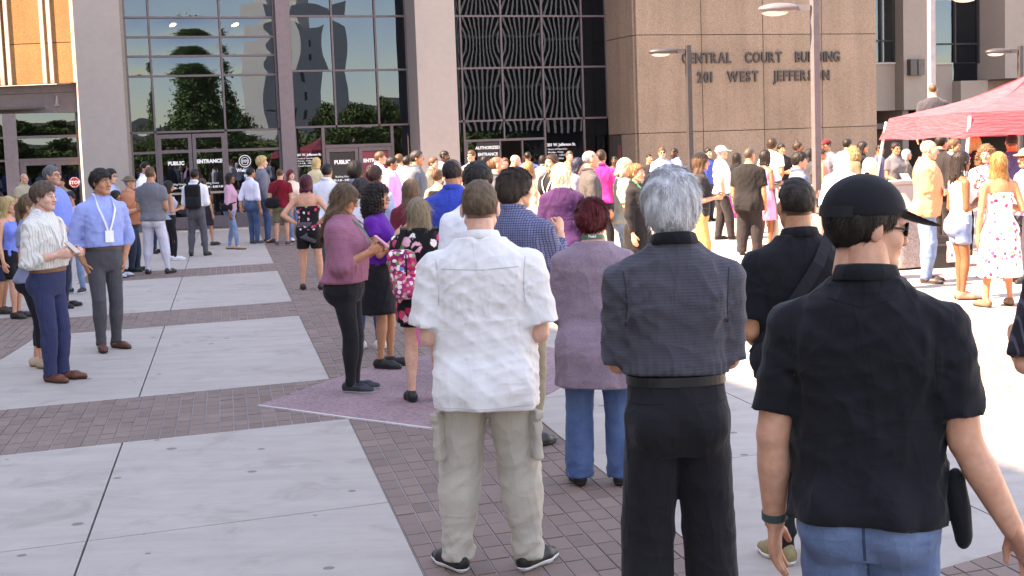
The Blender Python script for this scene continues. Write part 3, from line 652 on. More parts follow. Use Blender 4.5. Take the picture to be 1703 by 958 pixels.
        link('belt', mk_mesh('belt', V, [Pq], m_plain(belt, .5), False), root)
    # ---- shoes
    if shoes:
        for j in J.values():
            a = j['ank']; td = j['td']; up = np.array([0, 0, 1.0]); h2 = hb * .7
            f = Field(np.minimum(a - .12, a + td * .2) - .03, np.maximum(a + .1, a + td * .2) + .03, h2); g = Field(np.minimum(a - .12, a + td * .2) - .03, np.maximum(a + .1, a + td * .2) + .03, h2 * .8)
            hl = a + np.array([0, 0, .038 - a[2]]) - td * .022 * H; ba = a + np.array([0, 0, .036 - a[2]]) + td * .068 * H; te = a + np.array([0, 0, .030 - a[2]]) + td * .108 * H
            f.add(bone(hl, ba, [.036, .040, .046]), .02); f.add(bone(ba, te, [.046, .034], (up, .75)), .02); f.add(bone(hl + up * .02, a + up * .012 + td * .01, [.036, .034]), .02)
            f.cut(lambda x, y, z: np.maximum(.012 - z, z - (a[2] + .022)))
            V, Q = f.mesh(); o = link('shoe', mk_mesh('shoe', V, [Q], m_plain(shoes, .55), True), root)
            g.add(bone(hl, ba, [.040, .043, .050]), .02); g.add(bone(ba, te, [.050, .038]), .02); g.cut(lambda x, y, z: np.maximum(-z + .001, z - .024))
            V, Q = g.mesh(); link('sole', mk_mesh('sole', V, [Q], m_plain(sole or '242222', .7), True), o)
    # ---- hair and hats
    HM = lambda V: np.asarray(V) @ HR.T + hc
    if hair[0] != 'none':
        V, Pl = hair_mesh(hair[0], hs, hh_ if not near else .006, rng, (26000 if hair[0] in ('long', 'verylong', 'full', 'bun') else 9000) if near else 2600 if mid else 900 if d < 22 else 300, sex)
        if hat and len(V): V[:, 2] = np.where(V[:, 2] > .045 * hs, .045 * hs + (V[:, 2] - .045 * hs) * .72, V[:, 2])
        if len(V): link('hair', mk_mesh('hair', HM(V), Pl, m_hair(hair[1], hair[2]), True), root)
    if hat:
        kind, hc_ = hat; f = Field(np.array([-.17, -.24, -.01]) * hs, np.array([.17, .17, .2]) * hs, min(hh_, .008) if near else hh_)
        f.add(ell(np.array([0, .016, .040]) * hs, np.array([.096, .116, .104]) * hs), .004)
        f.cut(lambda x, y, z: (.036 * hs - .10 * y) - z)
        if kind == 'cap':
            f.add(bone(np.array([0, -.085, .050]) * hs, np.array([0, -.146, .032]) * hs, [.074 * hs, .068 * hs], (UNIT([0, -.2, 1.0]), .085)), .006)
        else:
            f.add(ell(np.array([0, .012, .055]) * hs, np.array([.155, .17, .012]) * hs), .012)
        V, Q = f.mesh(); o = link(kind, mk_mesh(kind, HM(V), [Q], m_cloth('solid', hc_, None, .3), True), root)
        if kind == 'cap' and near:
            t = MB(); pts = []
            for i in range(15):
                a = -.95 + 1.9 * i / 14; pts.append(np.array([.0985 * math.sin(a), .016 + .1185 * math.cos(a), .034 - .1 * (.016 + .1185 * math.cos(a)) + .014]) * hs)
            t.ribbon(HM(pts), .030, HR @ np.array([0, 0, 1.0])); t.build('cap_strap', m_plain('0b0b0e', .8), o)
            t = MB(); t.tube(HM([np.array([0, .016, .142]) * hs])[0], HM([np.array([0, .016, .148]) * hs])[0], .008, .005); t.build('button', m_plain('101014', .8), o)
    if glasses:
        t = MB(); dark = glasses == 'sun'
        for q in (-1, 1):
            cc = np.array([q * .033, -.102, .004]) * hs; r = .021 * hs; n_ = 12
            ring = [cc + np.array([r * 1.1 * math.cos(2 * math.pi * i / n_), .012 * abs(math.cos(2 * math.pi * i / n_)) * (1 if math.cos(2 * math.pi * i / n_) * q > 0 else 0) * hs, r * .85 * math.sin(2 * math.pi * i / n_)]) for i in range(n_)]
            if dark: t.add(HM(ring), [tuple(range(n_))])
            for i in range(n_): t.tube(HM([ring[i]])[0], HM([ring[(i + 1) % n_]])[0], .0022, None, 5)
            t.tube(HM([ring[0] if q > 0 else ring[n_ // 2]])[0], HM([np.array([q * .083, .0, .010]) * hs])[0], .0028, None, 6)
        t.tube(HM([np.array([-.012, -.106, .008]) * hs])[0], HM([np.array([.012, -.106, .008]) * hs])[0], .002, None, 6)
        t.build('glasses', m_plain('111114', .25), root)
    if lanyard:
        lc, badge = lanyard; nb = .860 * H; t = MB(); e = T['ease'] + .012; pts = []
        fr = lambda z: -(np.interp(z, zs, tb) + e + (.012 if not m else 0)) + np.interp(z, zs, tc)
        rr = .046 * H if m else .040 * H
        for q in (1, -1):
            seg = [np.array([q * rr * math.sin(a), .012 * H + rr * 1.06 * math.cos(a), nb + .022 + .010 * math.cos(a)]) for a in np.linspace(0, 1.9, 9)]
            for z in (.79, .75, .71, .67): seg.append(np.array([q * (.050 - (.80 - z) * .33) * H, fr(z * H), z * H]))
            if not pts: pts = seg[::-1]
            else: pts = pts + seg[1:]
        V = []
        for i, p in enumerate(pts):
            tn = UNIT(pts[min(i + 1, len(pts) - 1)] - pts[max(i - 1, 0)]); ou = np.array([p[0], p[1] - .012 * H, 0.02]); sdv = UNIT(np.cross(tn, UNIT(ou))); V += [p - sdv * .010 + UNIT(ou) * .001, p + sdv * .010 + UNIT(ou) * .001]
        link('lanyard', mk_mesh('lanyard', V, [[(2 * i, 2 * i + 1, 2 * i + 3, 2 * i + 2) for i in range(len(pts) - 1)]], m_plain(lc, .6), True), root)
        if badge:
            z = .645 * H; y = fr(z) - .006; t = MB(); t.box(-.045, .045, y - .004, y, z - .075, z + .045); t.build('badge', m_plain(badge, .4), root)
    R = dict(root=root, H=H, J=J, hs=hs, hc=hc, HR=HR, pos=P, face=face, zs=zs, ta=ta, tb=tb, tc=tc, d=d)
    if key: PEOPLE[key] = R
    return R
def to_world(R, p):
    w = rotz(RAD(R['face'])) @ np.array(p); o = R['root'].location; return np.array([w[0] + o[0], w[1] + o[1], w[2] + o[2]])
# ------------------------------------------------------------------ ground and paving
TA, TB = RAD(101.5), RAD(21.0)
DA, DB = np.array([math.cos(TA), math.sin(TA)]), np.array([math.cos(TB), math.sin(TB)])
W0 = np.array([-1.22, 9.96])
def PS(s, t): return W0 + s * DA + t * DB                 # s along the brick walk, t across it
g = MB(); g.box(-400, 400, -300, 500, -0.5, -0.05); tag(g.build('ground', m_concrete('7d7a7c')), kind='structure')
CONC = m_concrete('ac9f95'); BRK = m_brick('7d665c'); BRKR = m_brick('9c8076')
def clip_poly(poly, reg):
    out = [tuple(p) for p in poly]; n = len(reg)
    for i in range(n):
        a, b = reg[i], reg[(i + 1) % n]; res = []
        f = lambda p: (b[0] - a[0]) * (p[1] - a[1]) - (b[1] - a[1]) * (p[0] - a[0])
        for k in range(len(out)):
            p, q = out[k], out[(k + 1) % len(out)]; fp, fq = f(p), f(q)
            if fp >= 0: res.append(p)
            if (fp >= 0) != (fq >= 0): t = fp / (fp - fq); res.append((p[0] + t * (q[0] - p[0]), p[1] + t * (q[1] - p[1])))
        out = res
        if len(out) < 3: return []
    return out
def ccw(P):
    a = sum(P[i][0] * P[(i + 1) % len(P)][1] - P[(i + 1) % len(P)][0] * P[i][1] for i in range(len(P))); return P if a > 0 else P[::-1]
def bricks(name, reg, ls, lt, ztop, mat, nmax, dmax, grout='9a918e', s_off=0.0):
    """brick field clipped to a convex region; the nearest nmax bricks are objects of their own"""
    reg = ccw([tuple(p) for p in reg]); M = np.linalg.inv(np.stack([DA, DB], 1)); st = [M @ (np.array(p) - W0) for p in reg]
    s0, s1 = min(q[0] for q in st), max(q[0] for q in st); t0, t1 = min(q[1] for q in st), max(q[1] for q in st); rng = random.Random(name)
    root = link(name, mk_mesh(name, [(x, y, ztop - 0.007) for x, y in reg], [[tuple(range(len(reg)))]], m_concrete(grout), False)); tag(root, kind='structure')
    items = []; j = 0.005
    for i in range(int(s0 / ls) - 1, int(s1 / ls) + 2):
        for k in range(int(t0 / lt) - 1, int(t1 / lt) + 2):
            a, c = i * ls + s_off, k * lt; cell = [PS(a + j, c + j), PS(a + j, c + lt - j), PS(a + ls - j, c + lt - j), PS(a + ls - j, c + j)]
            P = clip_poly(ccw([tuple(p) for p in cell]), reg)
            if len(P) >= 3: cx, cy = np.mean(P, 0); items.append((math.hypot(cx, cy), P, rng.uniform(-0.0022, 0.0015), len(P) == 4 and abs(np.linalg.norm(np.array(P[0]) - P[2]) - np.linalg.norm(cell[0] - cell[2])) < 1e-3))
    items.sort(key=lambda q: q[0]); rest = MB(); proto = None
    for q, (dist, P, dz, whole) in enumerate(items):
        if q < nmax and dist < dmax:
            c0 = np.mean(P, 0); L = [(x - c0[0], y - c0[1]) for x, y in P]
            if whole:
                if proto is None: b = MB(); b.prism(ccw([tuple(np.array(p) - np.mean(P, 0)) for p in P]), -0.045, 0); proto = mk_mesh('brick', b.V, [b.P], mat)
                me = proto
            else: b = MB(); b.prism(L, -0.045, 0); me = mk_mesh('brick', b.V, [b.P], mat)
            link('brick', me, root, (c0[0], c0[1], ztop + dz))
        else: rest.prism(P, ztop - 0.045, ztop + dz)
    if rest.V: o = rest.build('brick_field', mat, root); o['kind'] = 'stuff'
    return root
pav = MB(); pav.box(-70, 70, -30, 90, -0.049, -0.02); pav = pav.build('pavement', m_concrete('4a4648')); tag(pav, kind='structure')
SL = [-12.0, -9.6, -7.0, -5.1, -2.5, 0.05, 1.93, 4.4, 6.95, 8.73, 11.3, 14.0, 15.8, 18.4, 21.0, 22.8, 25.4, 28.0, 34.0]
BANDS = {(-7.0, -5.1), (0.05, 1.93), (6.95, 8.73), (14.0, 15.8)}
TL = [-24, -18, -12, -8.06, -4.83, -1.61, 0.0]; TR = [1.318, 2.93, 4.54, 7.8, 11, 15, 20, 26]
def slab(s0, s1, t0, t1):
    j = 0.006; b = MB(); b.prism(ccw([tuple(PS(s0 + j, t0 + j)), tuple(PS(s0 + j, t1 - j)), tuple(PS(s1 - j, t1 - j)), tuple(PS(s1 - j, t0 + j))]), -0.03, 0.0); b.build('slab', CONC, pav)
for s0, s1 in zip(SL[:-1], SL[1:]):
    for ts, left in ((TL, True), (TR, False)):
        for t0, t1 in zip(ts[:-1], ts[1:]):
            if left and (s0, s1) in BANDS and t0 > -13: continue
            if (s0, s1) == (0.05, 1.93) and t0 < 4 and not left: pass
            slab(s0, s1, t0, t1)
bricks('brick_walkway', [PS(-9, 0), PS(-9, 1.318), PS(34, 1.318), PS(34, 0)], 0.2, 1.318 / 12, 0.0, BRK, 300, 11.0)
bricks('brick_band', [PS(0.05, -12), PS(0.05, -0.004), PS(1.93, -0.004), PS(1.93, -12)], 0.1885, 0.105, 0.0, BRK, 300, 13.0, s_off=0.05)
for k, (a, b_) in enumerate([(6.95, 8.73), (14.0, 15.8), (-7.0, -5.1)]):
    t0 = (-12, -3.3, -4)[k]
    if k == 1: slab(a, b_, -12, -3.3)
    bricks('brick_band', [PS(a, t0), PS(a, -0.004), PS(b_, -0.004), PS(b_, t0)], 0.2, 0.105, 0.0, BRK, 0, 0)
G2 = lambda x, y: tuple(gnd(x, y)[:2])
bricks('brick_patch', [G2(-160, 545), G2(95, 521), G2(100, 536), G2(-160, 700)], 0.2, 0.105, 0.006, BRK, 0, 0)
bricks('brick_patch', [G2(1540, 523), G2(1800, 499), G2(1800, 545), G2(1605, 567)], 0.105, 0.2, 0.006, BRKR, 0, 0)
bricks('brick_patch', [G2(1560, 577), G2(1628, 571), G2(1800, 615), G2(1800, 706), G2(1560, 624)], 0.105, 0.2, 0.006, BRKR, 0, 0)
bricks('brick_patch', [G2(1560, 950), G2(1760, 890), G2(1860, 940), G2(1700, 1030)], 0.2, 0.11, 0.006, BRK, 60, 9)
star = [G2(430, 675), G2(582, 696), G2(737, 716), G2(915, 655), G2(1010, 600), G2(860, 566), G2(640, 603), G2(556, 630)]
b = MB(); b.prism(ccw(star), -0.02, 0.006); tag(b.build('star_inlay', m_aggregate('96797c')), kind='structure')
b = MB(); P = star[:3]
for p, q in zip(P[:-1], P[1:]):
    p, q = np.array(p), np.array(q); n_ = UNIT([q[1] - p[1], p[0] - q[0]])[:2] * 0.011; b.prism(ccw([tuple(p - n_), tuple(q - n_), tuple(q + n_), tuple(p + n_)]), -0.01, 0.009)
tag(b.build('star_trim', m_concrete('cfc8c6')), kind='structure')

# ------------------------------------------------------------------ the court building
TH = RAD(20.5); FU = np.array([math.cos(TH), math.sin(TH), 0]); FN = np.array([math.sin(TH), -math.cos(TH), 0]); FQ = np.array([-8.878, 39.453, 0])
def FT(u, o, z): return FQ + FU * u + FN * o + np.array([0, 0, z])     # along the front, out from the glass, up
def fmb(): return MB(lambda u, o, z: FT(u, o, z))
def fb(name, mat, parent, *boxes):
    b = fmb()
    for q in boxes: b.box(*q)
    return b.build(name, mat, parent)
FRAME = m_plain('5d5156', 0.5, 0.2); GLASS = m_glass(0.16); PIER = m_concrete('9d938f', 0.5); AGG = m_aggregate('877567'); DARKW = m_plain('1c1a1b', 0.7)
def pane(parent, u0, u1, z0, z1, o=0.0, rng=random.Random(5), nm='pane'):
    A = rng.uniform(0.003, 0.0065) * min(1.0, (u1 - u0)) * (1.0 if z1 > 2.9 else .35); n = 7; V, P = [], []; tx, tz = rng.uniform(-.002, .002), rng.uniform(-.002, .002)
    for i in range(n):
        for k in range(n):
            a, c = 2 * i / (n - 1) - 1, 2 * k / (n - 1) - 1; V.append(FT(u0 + (u1 - u0) * i / (n - 1), o + A * (1 - a * a) * (1 - c * c * .8) + tx * a + tz * c, z0 + (z1 - z0) * k / (n - 1)))
    P = [(i * n + k, (i + 1) * n + k, (i + 1) * n + k + 1, i * n + k + 1) for i in range(n - 1) for k in range(n - 1)]
    return link(nm, mk_mesh(nm, V, [P], GLASS, True), parent)
def grid(parent, us, zs, o=0.0, w=0.055, skip=()):
    """curtain wall: mullions, transoms and one pane for every opening"""
    for u in us: fb('mullion', FRAME, parent, (u - w / 2, u + w / 2, o - 0.10, o + 0.06, zs[0] + .03, zs[-1]))
    for z in zs:
        for a, c in zip(us[:-1], us[1:]): fb('transom', FRAME, parent, (a + w / 2, c - w / 2, o - 0.09, o + 0.05, z - w / 2, z + w / 2))
    for i, (a, c) in enumerate(zip(us[:-1], us[1:])):
        for k, (p, q) in enumerate(zip(zs[:-1], zs[1:])):
            if (i, k) not in skip: pane(parent, a + w / 2, c - w / 2, p + w / 2, q - w / 2, o)
bld = empty('court_building', FT(6, -6, 0)); tag(bld, 'tan courthouse with tall tinted glass entrance bays between pale concrete piers', 'building')
bld.matrix_world = Matrix.Identity(4)
# interior shell behind the glass
fb('lobby_floor', m_plain('6a625c', 0.4), bld, (-3, 13, -8, -0.2, -0.04, 0.0)); fb('lobby_wall', m_plain('5a524e'), bld, (-3, 13, -8.3, -8, 0, 12))
fb('lobby_partition', m_plain('4a4442'), bld, (-3.2, -3, -8, -0.2, 0, 12)); fb('lobby_partition', m_plain('4a4442'), bld, (13, 13.2, -8, -0.2, 0, 12)); fb('overhang', PIER, bld, (-2.2, 24, -8, 3.6, 12.0, 13.5))
for u in (-0.2, 1.6): fb('lobby_light', m_emit('fff4e0', 9.0), bld, (u - .05, u + .05, -1.7, -1.1, 5.86, 5.90))
# bay one
grid(bld, [-1.70, -1.04, 0.92, 2.45], [2.77, 4.33, 4.88, 5.41, 5.95, 8.0, 10.0, 12.0])
for q in ((-1.73, -1.67, -.1, .06, 0, 2.74), (-1.07, -1.0, -.1, .06, 0, 2.74), (0.88, .95, -.1, .06, 0, 2.74), (2.42, 2.48, -.1, .06, 0, 2.74)): fb('mullion', FRAME, bld, q)
for a, c in ((-1.67, -1.07), (.95, 2.42)):
    fb('transom', FRAME, bld, (a, c, -.09, .05, 2.17, 2.24)); fb('kick_plate', FRAME, bld, (a, c, -.09, .07, 0, .42)); fb('transom', FRAME, bld, (a, c, -.09, .05, 1.0, 1.06))
    pane(bld, a, c, 2.24, 2.74); pane(bld, a, c, 1.06, 2.17); pane(bld, a, c, .42, 1.0)
WHITE = m_plain('e6e6e6', .6)
def door(u0, u1, ztop=2.70, panel=None):
    d = fb('door', FRAME, bld, (u0, u0 + .10, -.03, .075, .02, ztop), (u1 - .10, u1, -.03, .075, .02, ztop), (u0 + .1, u1 - .1, -.03, .075, ztop - .11, ztop), (u0 + .1, u1 - .1, -.03, .075, .02, .36), (u0 + .1, u1 - .1, -.03, .075, 2.17, 2.26) if ztop > 2.5 else (u0 + .1, u1 - .1, -.03, .075, .36, .40))
    fb('push_bar', m_plain('8d8584', .35, .7), d, (u0 + .1, u1 - .1, .076, .11, 1.0, 1.06)); 
    if ztop > 2.5: pane(d, u0 + .1, u1 - .1, 2.26, ztop - .11, .02)
    pane(d, u0 + .1, u1 - .1, .36, (2.17 if ztop > 2.5 else ztop - .11), .02)
    if panel: fb('sign_panel', m_plain(panel, .5), d, (u0 + .09, u1 - .09, .03, .045, 1.12, ztop - .13))
    return d
def ftext(parent, s, u, z, size, o=0.05, mat=None, bold=0.004, name='lettering', align='CENTER', sp=1.0):
    me = text_mesh(s, size, 0.002, bold * size * 2, align, sp); me.materials.clear(); me.materials.append(mat or WHITE); ob = bpy.data.objects.new(name, me); COL.objects.link(ob)
    p = FT(u, o, z); ob.matrix_world = Matrix(((FU[0], 0, FN[0], p[0]), (FU[1], 0, FN[1], p[1]), (0, 1, 0, p[2]), (0, 0, 0, 1))); mw = ob.matrix_world.copy(); ob.parent = parent; ob.matrix_parent_inverse = parent.matrix_world.inverted(); ob.matrix_world = mw; return ob
d1 = door(-1.0, -.06); d2 = door(-.04, .88)
ftext(d1, 'PUBLIC', -.52, 1.84, .14, bold=.03); ftext(d2, 'ENTRANCE', .42, 1.87, .14, bold=.03)
for dd, u in ((d1, -.52), (d2, .42)): ftext(dd, 'Building Hours', u, 1.27, .075); ftext(dd, '7:30 A.M - 5:00 P.M', u, 1.16, .085, bold=.02)
b = fmb()
for r0, r1 in ((.155, .175), (.10, .115)):
    n_ = 28
    for i in range(n_):
        a, c = 2 * math.pi * i / n_, 2 * math.pi * (i + 1) / n_; pts = [(1.42 + r * math.cos(t), 1.88 + r * math.sin(t)) for r, t in ((r0, a), (r1, a), (r1, c), (r0, c))]
        b.add([(p[0], .03, p[1]) for p in pts], [(0, 1, 2, 3)])
for k in range(7): b.box(1.34 + .025 * k, 1.352 + .025 * k, .028, .032, 1.82 + .02 * (k % 3), 1.93 - .015 * (k % 2))
b.build('seal', WHITE, bld); ftext(bld, 'Welcome', 1.42, 1.58, .13, bold=.02); ftext(bld, 'to', 1.42, 1.44, .11, bold=.02)
# wide post, bay two
fb('post', m_plain('6e6166', .6), bld, (2.48, 2.88, -.2, .22, 0, 12))
grid(bld, [2.90, 4.15, 5.45, 6.38], [2.80, 4.42, 5.99, 7.6, 9.8, 12.0])
for q in ((2.88, 2.94, -.1, .06, 0, 2.77), (3.69, 3.78, -.1, .06, 0, 2.77), (5.78, 5.87, -.1, .06, 0, 2.77)): fb('mullion', FRAME, bld, q)
fb('transom', FRAME, bld, (3.78, 5.78, -.09, .07, 2.17, 2.26)); fb('kick_plate', FRAME, bld, (2.94, 3.69, -.09, .07, 0, .4)); fb('kick_plate', FRAME, bld, (5.87, 6.4, -.09, .07, 0, .4))
pane(bld, 3.78, 5.78, 2.26, 2.77); pane(bld, 2.94, 3.69, .4, 2.77); pane(bld, 5.87, 6.4, .4, 2.77)
d3 = door(3.79, 4.76, 2.16, '101012'); d4 = door(4.78, 5.77, 2.16, '7b1f38')
ftext(d3, 'PUBLIC', 4.27, 1.70, .15, .05, bold=.03); ftext(d4, 'ENTRANCE', 5.27, 1.72, .14, .05, bold=.03); ftext(d3, 'Building Hours', 4.27, 1.30, .075, .05); ftext(d3, '7:30 A.M - 5:00 P.M', 4.27, 1.19, .085, .05, bold=.02)
def hours(u, z, k=1.0):
    ftext(bld, '201 W. Jefferson St.', u, z, .125 * k, .03, bold=.02, align='LEFT')
    for i, s in enumerate(('Hours of Operation', 'Monday - Friday', '7:30 A.M. - 5:00 P.M.', 'Closed Holidays')): ftext(bld, s, u + .02, z - (.13 + .10 * i) * k, .085 * k, .03, align='LEFT')
hours(2.93, 1.97, .72); hours(10.80, 2.0, .95)
# piers
for u0, u1 in ((-3.1, -1.9), (6.40, 7.61)): fb('pier', PIER, bld, (u0, u1, -.3, 1.0, 0, 12.0))
fb('side_frame', m_plain('8a8078', .6), bld, (-1.9, -1.73, -.1, .10, 0, 12)); fb('side_frame', FRAME, bld, (7.61, 7.72, -.1, .1, 0, 12))
# bay three
grid(bld, [7.75, 8.10, 9.40, 10.74, 12.07, 12.90], [2.84, 4.43, 5.99, 7.6, 9.8, 12.0])
for u in (7.75, 8.1, 10.74, 12.07): fb('mullion', FRAME, bld, (u - .03, u + .03, -.1, .06, 0, 2.81))
fb('transom', FRAME, bld, (8.13, 10.71, -.09, .06, 2.21, 2.28)); fb('mullion', FRAME, bld, (9.38, 9.42, -.09, .05, 2.28, 2.81)); pane(bld, 8.13, 9.38, 2.28, 2.81); pane(bld, 9.42, 10.71, 2.28, 2.81)
pane(bld, 10.77, 12.04, .3, 2.81); pane(bld, 12.1, 12.9, .3, 2.81); pane(bld, 7.78, 8.07, .3, 2.81)
d5 = fb('sliding_door', FRAME, bld, (8.14, 8.20, -.05, .05, 0, 2.2), (9.20, 9.27, -.05, .05, 0, 2.2), (9.95, 10.0, -.05, .05, 0, 2.2)); pane(d5, 8.2, 9.2, .1, 2.2, 0); pane(d5, 10.0, 10.7, .1, 2.2, 0)
fb('sign_panel', m_plain('17171a', .5), d5, (8.48, 9.18, .02, .04, 1.60, 2.18)); ftext(d5, 'AUTHORIZED', 8.83, 1.98, .125, .05, bold=.02); ftext(d5, 'ENTRANCE', 8.83, 1.78, .125, .05, bold=.02)
# lettered stone wing
wing = empty('court_building_wing'); tag(wing, 'windowless tan stone wing carrying the words Central Court Building', 'building')
fb('core', m_plain('4c4038', .9), wing, (12.97, 21.48, -4, 2.06, 0, 9)); UJ = [12.95, 15.16, 17.32, 19.45, 21.50]; ZJ = [0, 2.28, 5.22, 8.2]
for a, c in zip(UJ[:-1], UJ[1:]):
    for p, q in zip(ZJ[:-1], ZJ[1:]): fb('panel', AGG, wing, (a + .012, c - .012, 2.0, 2.10, p + .012, q - .012))
for o0, o1 in ((0.06, 1.0), (1.0, 1.985)):
    for p, q in zip(ZJ[:-1], ZJ[1:]):
        if o1 > 1.5 or p > 0: fb('panel', AGG, wing, (12.90, 12.99, o0 + .012, o1 - .012, p + .012, q - .012))
fb('service_door', m_plain('46423f', .5), wing, (12.925, 12.968, .30, .95, 0, 2.25)); fb('notice', m_plain('8a4a50', .5), wing, (12.915, 12.924, .66, .86, 1.35, 1.95))
LET = m_plain('352f2f', .55)
def letters(s, u0, u1, z, size):
    mes = [(ch, text_mesh(ch, size, 0.025, 0.012, 'LEFT') if ch != ' ' else None) for ch in s]; ws = []
    for ch, me in mes:
        if me is None: ws.append((0, size * .95)); continue
        [setattr(v.co, 'x', v.co.x * .80) for v in me.vertices]; xs = [v.co.x for v in me.vertices]; ws.append((min(xs), max(xs) - min(xs)))
    gap = ((u1 - u0) - sum(w for _, w in ws)) / (len(s) - 1); u = u0
    for (ch, me), (x0, w) in zip(mes, ws):
        if me:
            me.materials.clear(); me.materials.append(LET); ob = bpy.data.objects.new('letter', me); COL.objects.link(ob); p = FT(u - x0, 2.13, z)
            ob.matrix_world = Matrix(((FU[0], 0, FN[0], p[0]), (FU[1], 0, FN[1], p[1]), (0, 1, 0, p[2]), (0, 0, 0, 1))); mw = ob.matrix_world.copy(); ob.parent = wing; ob.matrix_world = mw
        u += w + gap
letters('CENTRAL COURT BUILDING', 14.47, 20.10, 4.36, .44); letters('201 WEST JEFFERSON', 14.98, 19.70, 3.78, .44)
# left front with ribbed sunlit panels
lf = empty('side_entrance_front'); tag(lf, 'sunlit ribbed tan wall above a dark band and glass doors at far left', 'building')
LT_ = RAD(-3.0); cu = FT(-3.12, .62, 0)
def LT(u, o, z): return cu + np.array([math.cos(LT_), math.sin(LT_), 0]) * u + np.array([math.sin(LT_), -math.cos(LT_), 0]) * o + np.array([0, 0, z])
def lb(name, mat, *boxes):
    b = MB(lambda u, o, z: LT(u, o, z))
    for q in boxes: b.box(*q)
    return b.build(name, mat, lf)
ORA = m_aggregate('9c6f45'); RIB = m_concrete('b9b0a4')
for z0, z1 in ((4.16, 5.23), (5.25, 8.0)):
    for k in range(5): lb('panel', ORA, (-1.17 * (k + 1) - .58 + .006, -1.17 * k - .58 - .006, -.3, 0, z0, z1) if k else (-.58, -.01, -.3, 0, z0, z1), (-1.75, -.592, -.3, 0, z0, z1) if k == 0 else (-1.17 * (k + 1) - .58 + .006, -1.17 * k - .58 - .006, -.3, 0, z0, z1))
for k in range(5):
    for du in (0, .20): lb('rib', RIB, (-.62 - 1.17 * k - du - .05, -.62 - 1.17 * k - du + .05, 0.0, .05, 4.16, 8.0))
lb('rib', RIB, (-.03, .03, 0.002, .05, 4.16, 8.0))
DK = m_plain('73686a', .6)
lb('fascia', DK, (-7, -.01, -.9, -.32, 3.93, 4.155)); lb('fascia', DK, (-7, -.01, -.9, -.34, 3.38, 3.92))
b = MB(lambda u, o, z: LT(u, o, z)); b.box(-.72, -.60, -.34, -.22, 3.56, 3.60); b.tube((-.66, -.28, 3.6), (-.66, -.30, 3.84), .05, .02, 8); b.build('wall_lamp', m_plain('8d8588', .4), lf)
EN = lambda *bx: fb('post', DK, lf, *bx)
EN((-5.05, -4.70, -.3, .1, 0, 3.38)); EN((-9.5, -9.2, -.3, .1, 0, 3.38))
for z in (2.12, 2.74): fb('transom', FRAME, lf, (-4.70, -3.1, -.06, .06, z - .035, z + .035))
fb('transom', FRAME, lf, (-9.2, -5.05, -.06, .06, 2.71, 2.77), (-9.2, -5.05, -.06, .06, 2.09, 2.15))
fb('door_frame', FRAME, lf, (-4.68, -4.52, -.05, .06, 0, 2.08), (-3.74, -3.62, -.05, .06, 0, 2.08), (-4.52, -3.74, -.05, .06, 1.97, 2.08), (-3.62, -3.1, -.05, .06, 1.95, 2.08))
for a, c, p, q in ((-4.7, -3.1, 2.78, 3.38), (-4.7, -3.1, 2.16, 2.70), (-4.52, -3.74, .1, 1.97), (-3.62, -3.1, .1, 1.95), (-9.2, -5.05, 2.77, 3.38), (-9.2, -5.05, 2.15, 2.71), (-9.2, -5.05, .1, 2.09)): pane(lf, a, c, p, q, 0)
b = fmb(); pts = [(-3.29 + .155 * math.cos(RAD(22.5 + 45 * i)), 1.47 + .155 * math.sin(RAD(22.5 + 45 * i))) for i in range(8)]
b.add([(p[0], .05, p[1]) for p in pts] + [(p[0], .06, p[1]) for p in pts], [tuple(range(8)), tuple(range(15, 7, -1))] + [(i, (i + 1) % 8, 8 + (i + 1) % 8, 8 + i) for i in range(8)])
ss = b.build('stop_sign', m_plain('a02a3a', .5)); tag(ss, 'red octagonal stop sign on the glass door at far left', 'sign')
b = fmb()
for r in (.135, .145):
    pass
n8 = [(-3.29 + r * math.cos(RAD(22.5 + 45 * i)), 1.47 + r * math.sin(RAD(22.5 + 45 * i))) for r in (.132, .143) for i in range(8)]
b.add([(p[0], .0615, p[1]) for p in n8], [(i, (i + 1) % 8, 8 + (i + 1) % 8, 8 + i) for i in range(8)]); b.build('rim', WHITE, ss); ftext(ss, 'STOP', -3.29, 1.425, .12, .062, bold=.02)
fb('lobby_wall', m_plain('3a3432'), lf, (-10, -3.1, -4.2, -4, 0, 4)); fb('lobby_floor', m_plain('544c48'), lf, (-10, -3.1, -4, -.1, -.03, 0)); fb('lobby_ceiling', m_plain('4a4442'), lf, (-10, -3.1, -4, -.1, 3.5, 3.55))
# right-hand building behind the wing
rb = empty('annex_building'); tag(rb, 'shaded taupe building with tall windows behind the red canopy', 'building')
TAU = m_concrete('8d8078', .4); o = -1.5
for q in ((21.5, 25.2, -6, o - .5, 2.85, 4.50), (25.22, 26.62, -6, o - .02, 2.85, 12), (26.64, 27.7, -6, o - .5, 2.85, 4.46), (27.72, 28.92, -6, o - .05, 2.85, 3.84), (21.5, 25.2, -6, o - .5, 7.6, 12), (26.64, 28.92, -6, o - .5, 7.6, 12)): fb('wall', TAU, rb, q)
fb('wall', TAU, rb, (28.94, 40, -6, o + .85, 3.86, 12)); [fb('wall', m_concrete('7a6e68', .4), rb, q) for q in ((28.94, 40, -6, o - .3, 2.0, 3.84), (21.5, 24.0, -6, o - .4, 2.78, 2.84), (25.36, 25.62, -6, o - .3, 0, 2.84), (27.9, 28.3, -6, o - .3, 0, 2.84))]
fb('soffit_band', m_plain('a79f9a', .6), rb, (21.5, 25.2, o - .48, o - .44, 4.50, 4.56), (26.64, 27.7, o - .48, o - .44, 4.46, 4.52))
fb('recess_wall', m_plain('3a3433', .8), rb, (21.5, 40, -7, -6.2, 0, 6)); fb('ground_floor_beam', m_plain('5a504c', .7), rb, (21.5, 28.9, -5.0, o - .7, 2.2, 2.4))
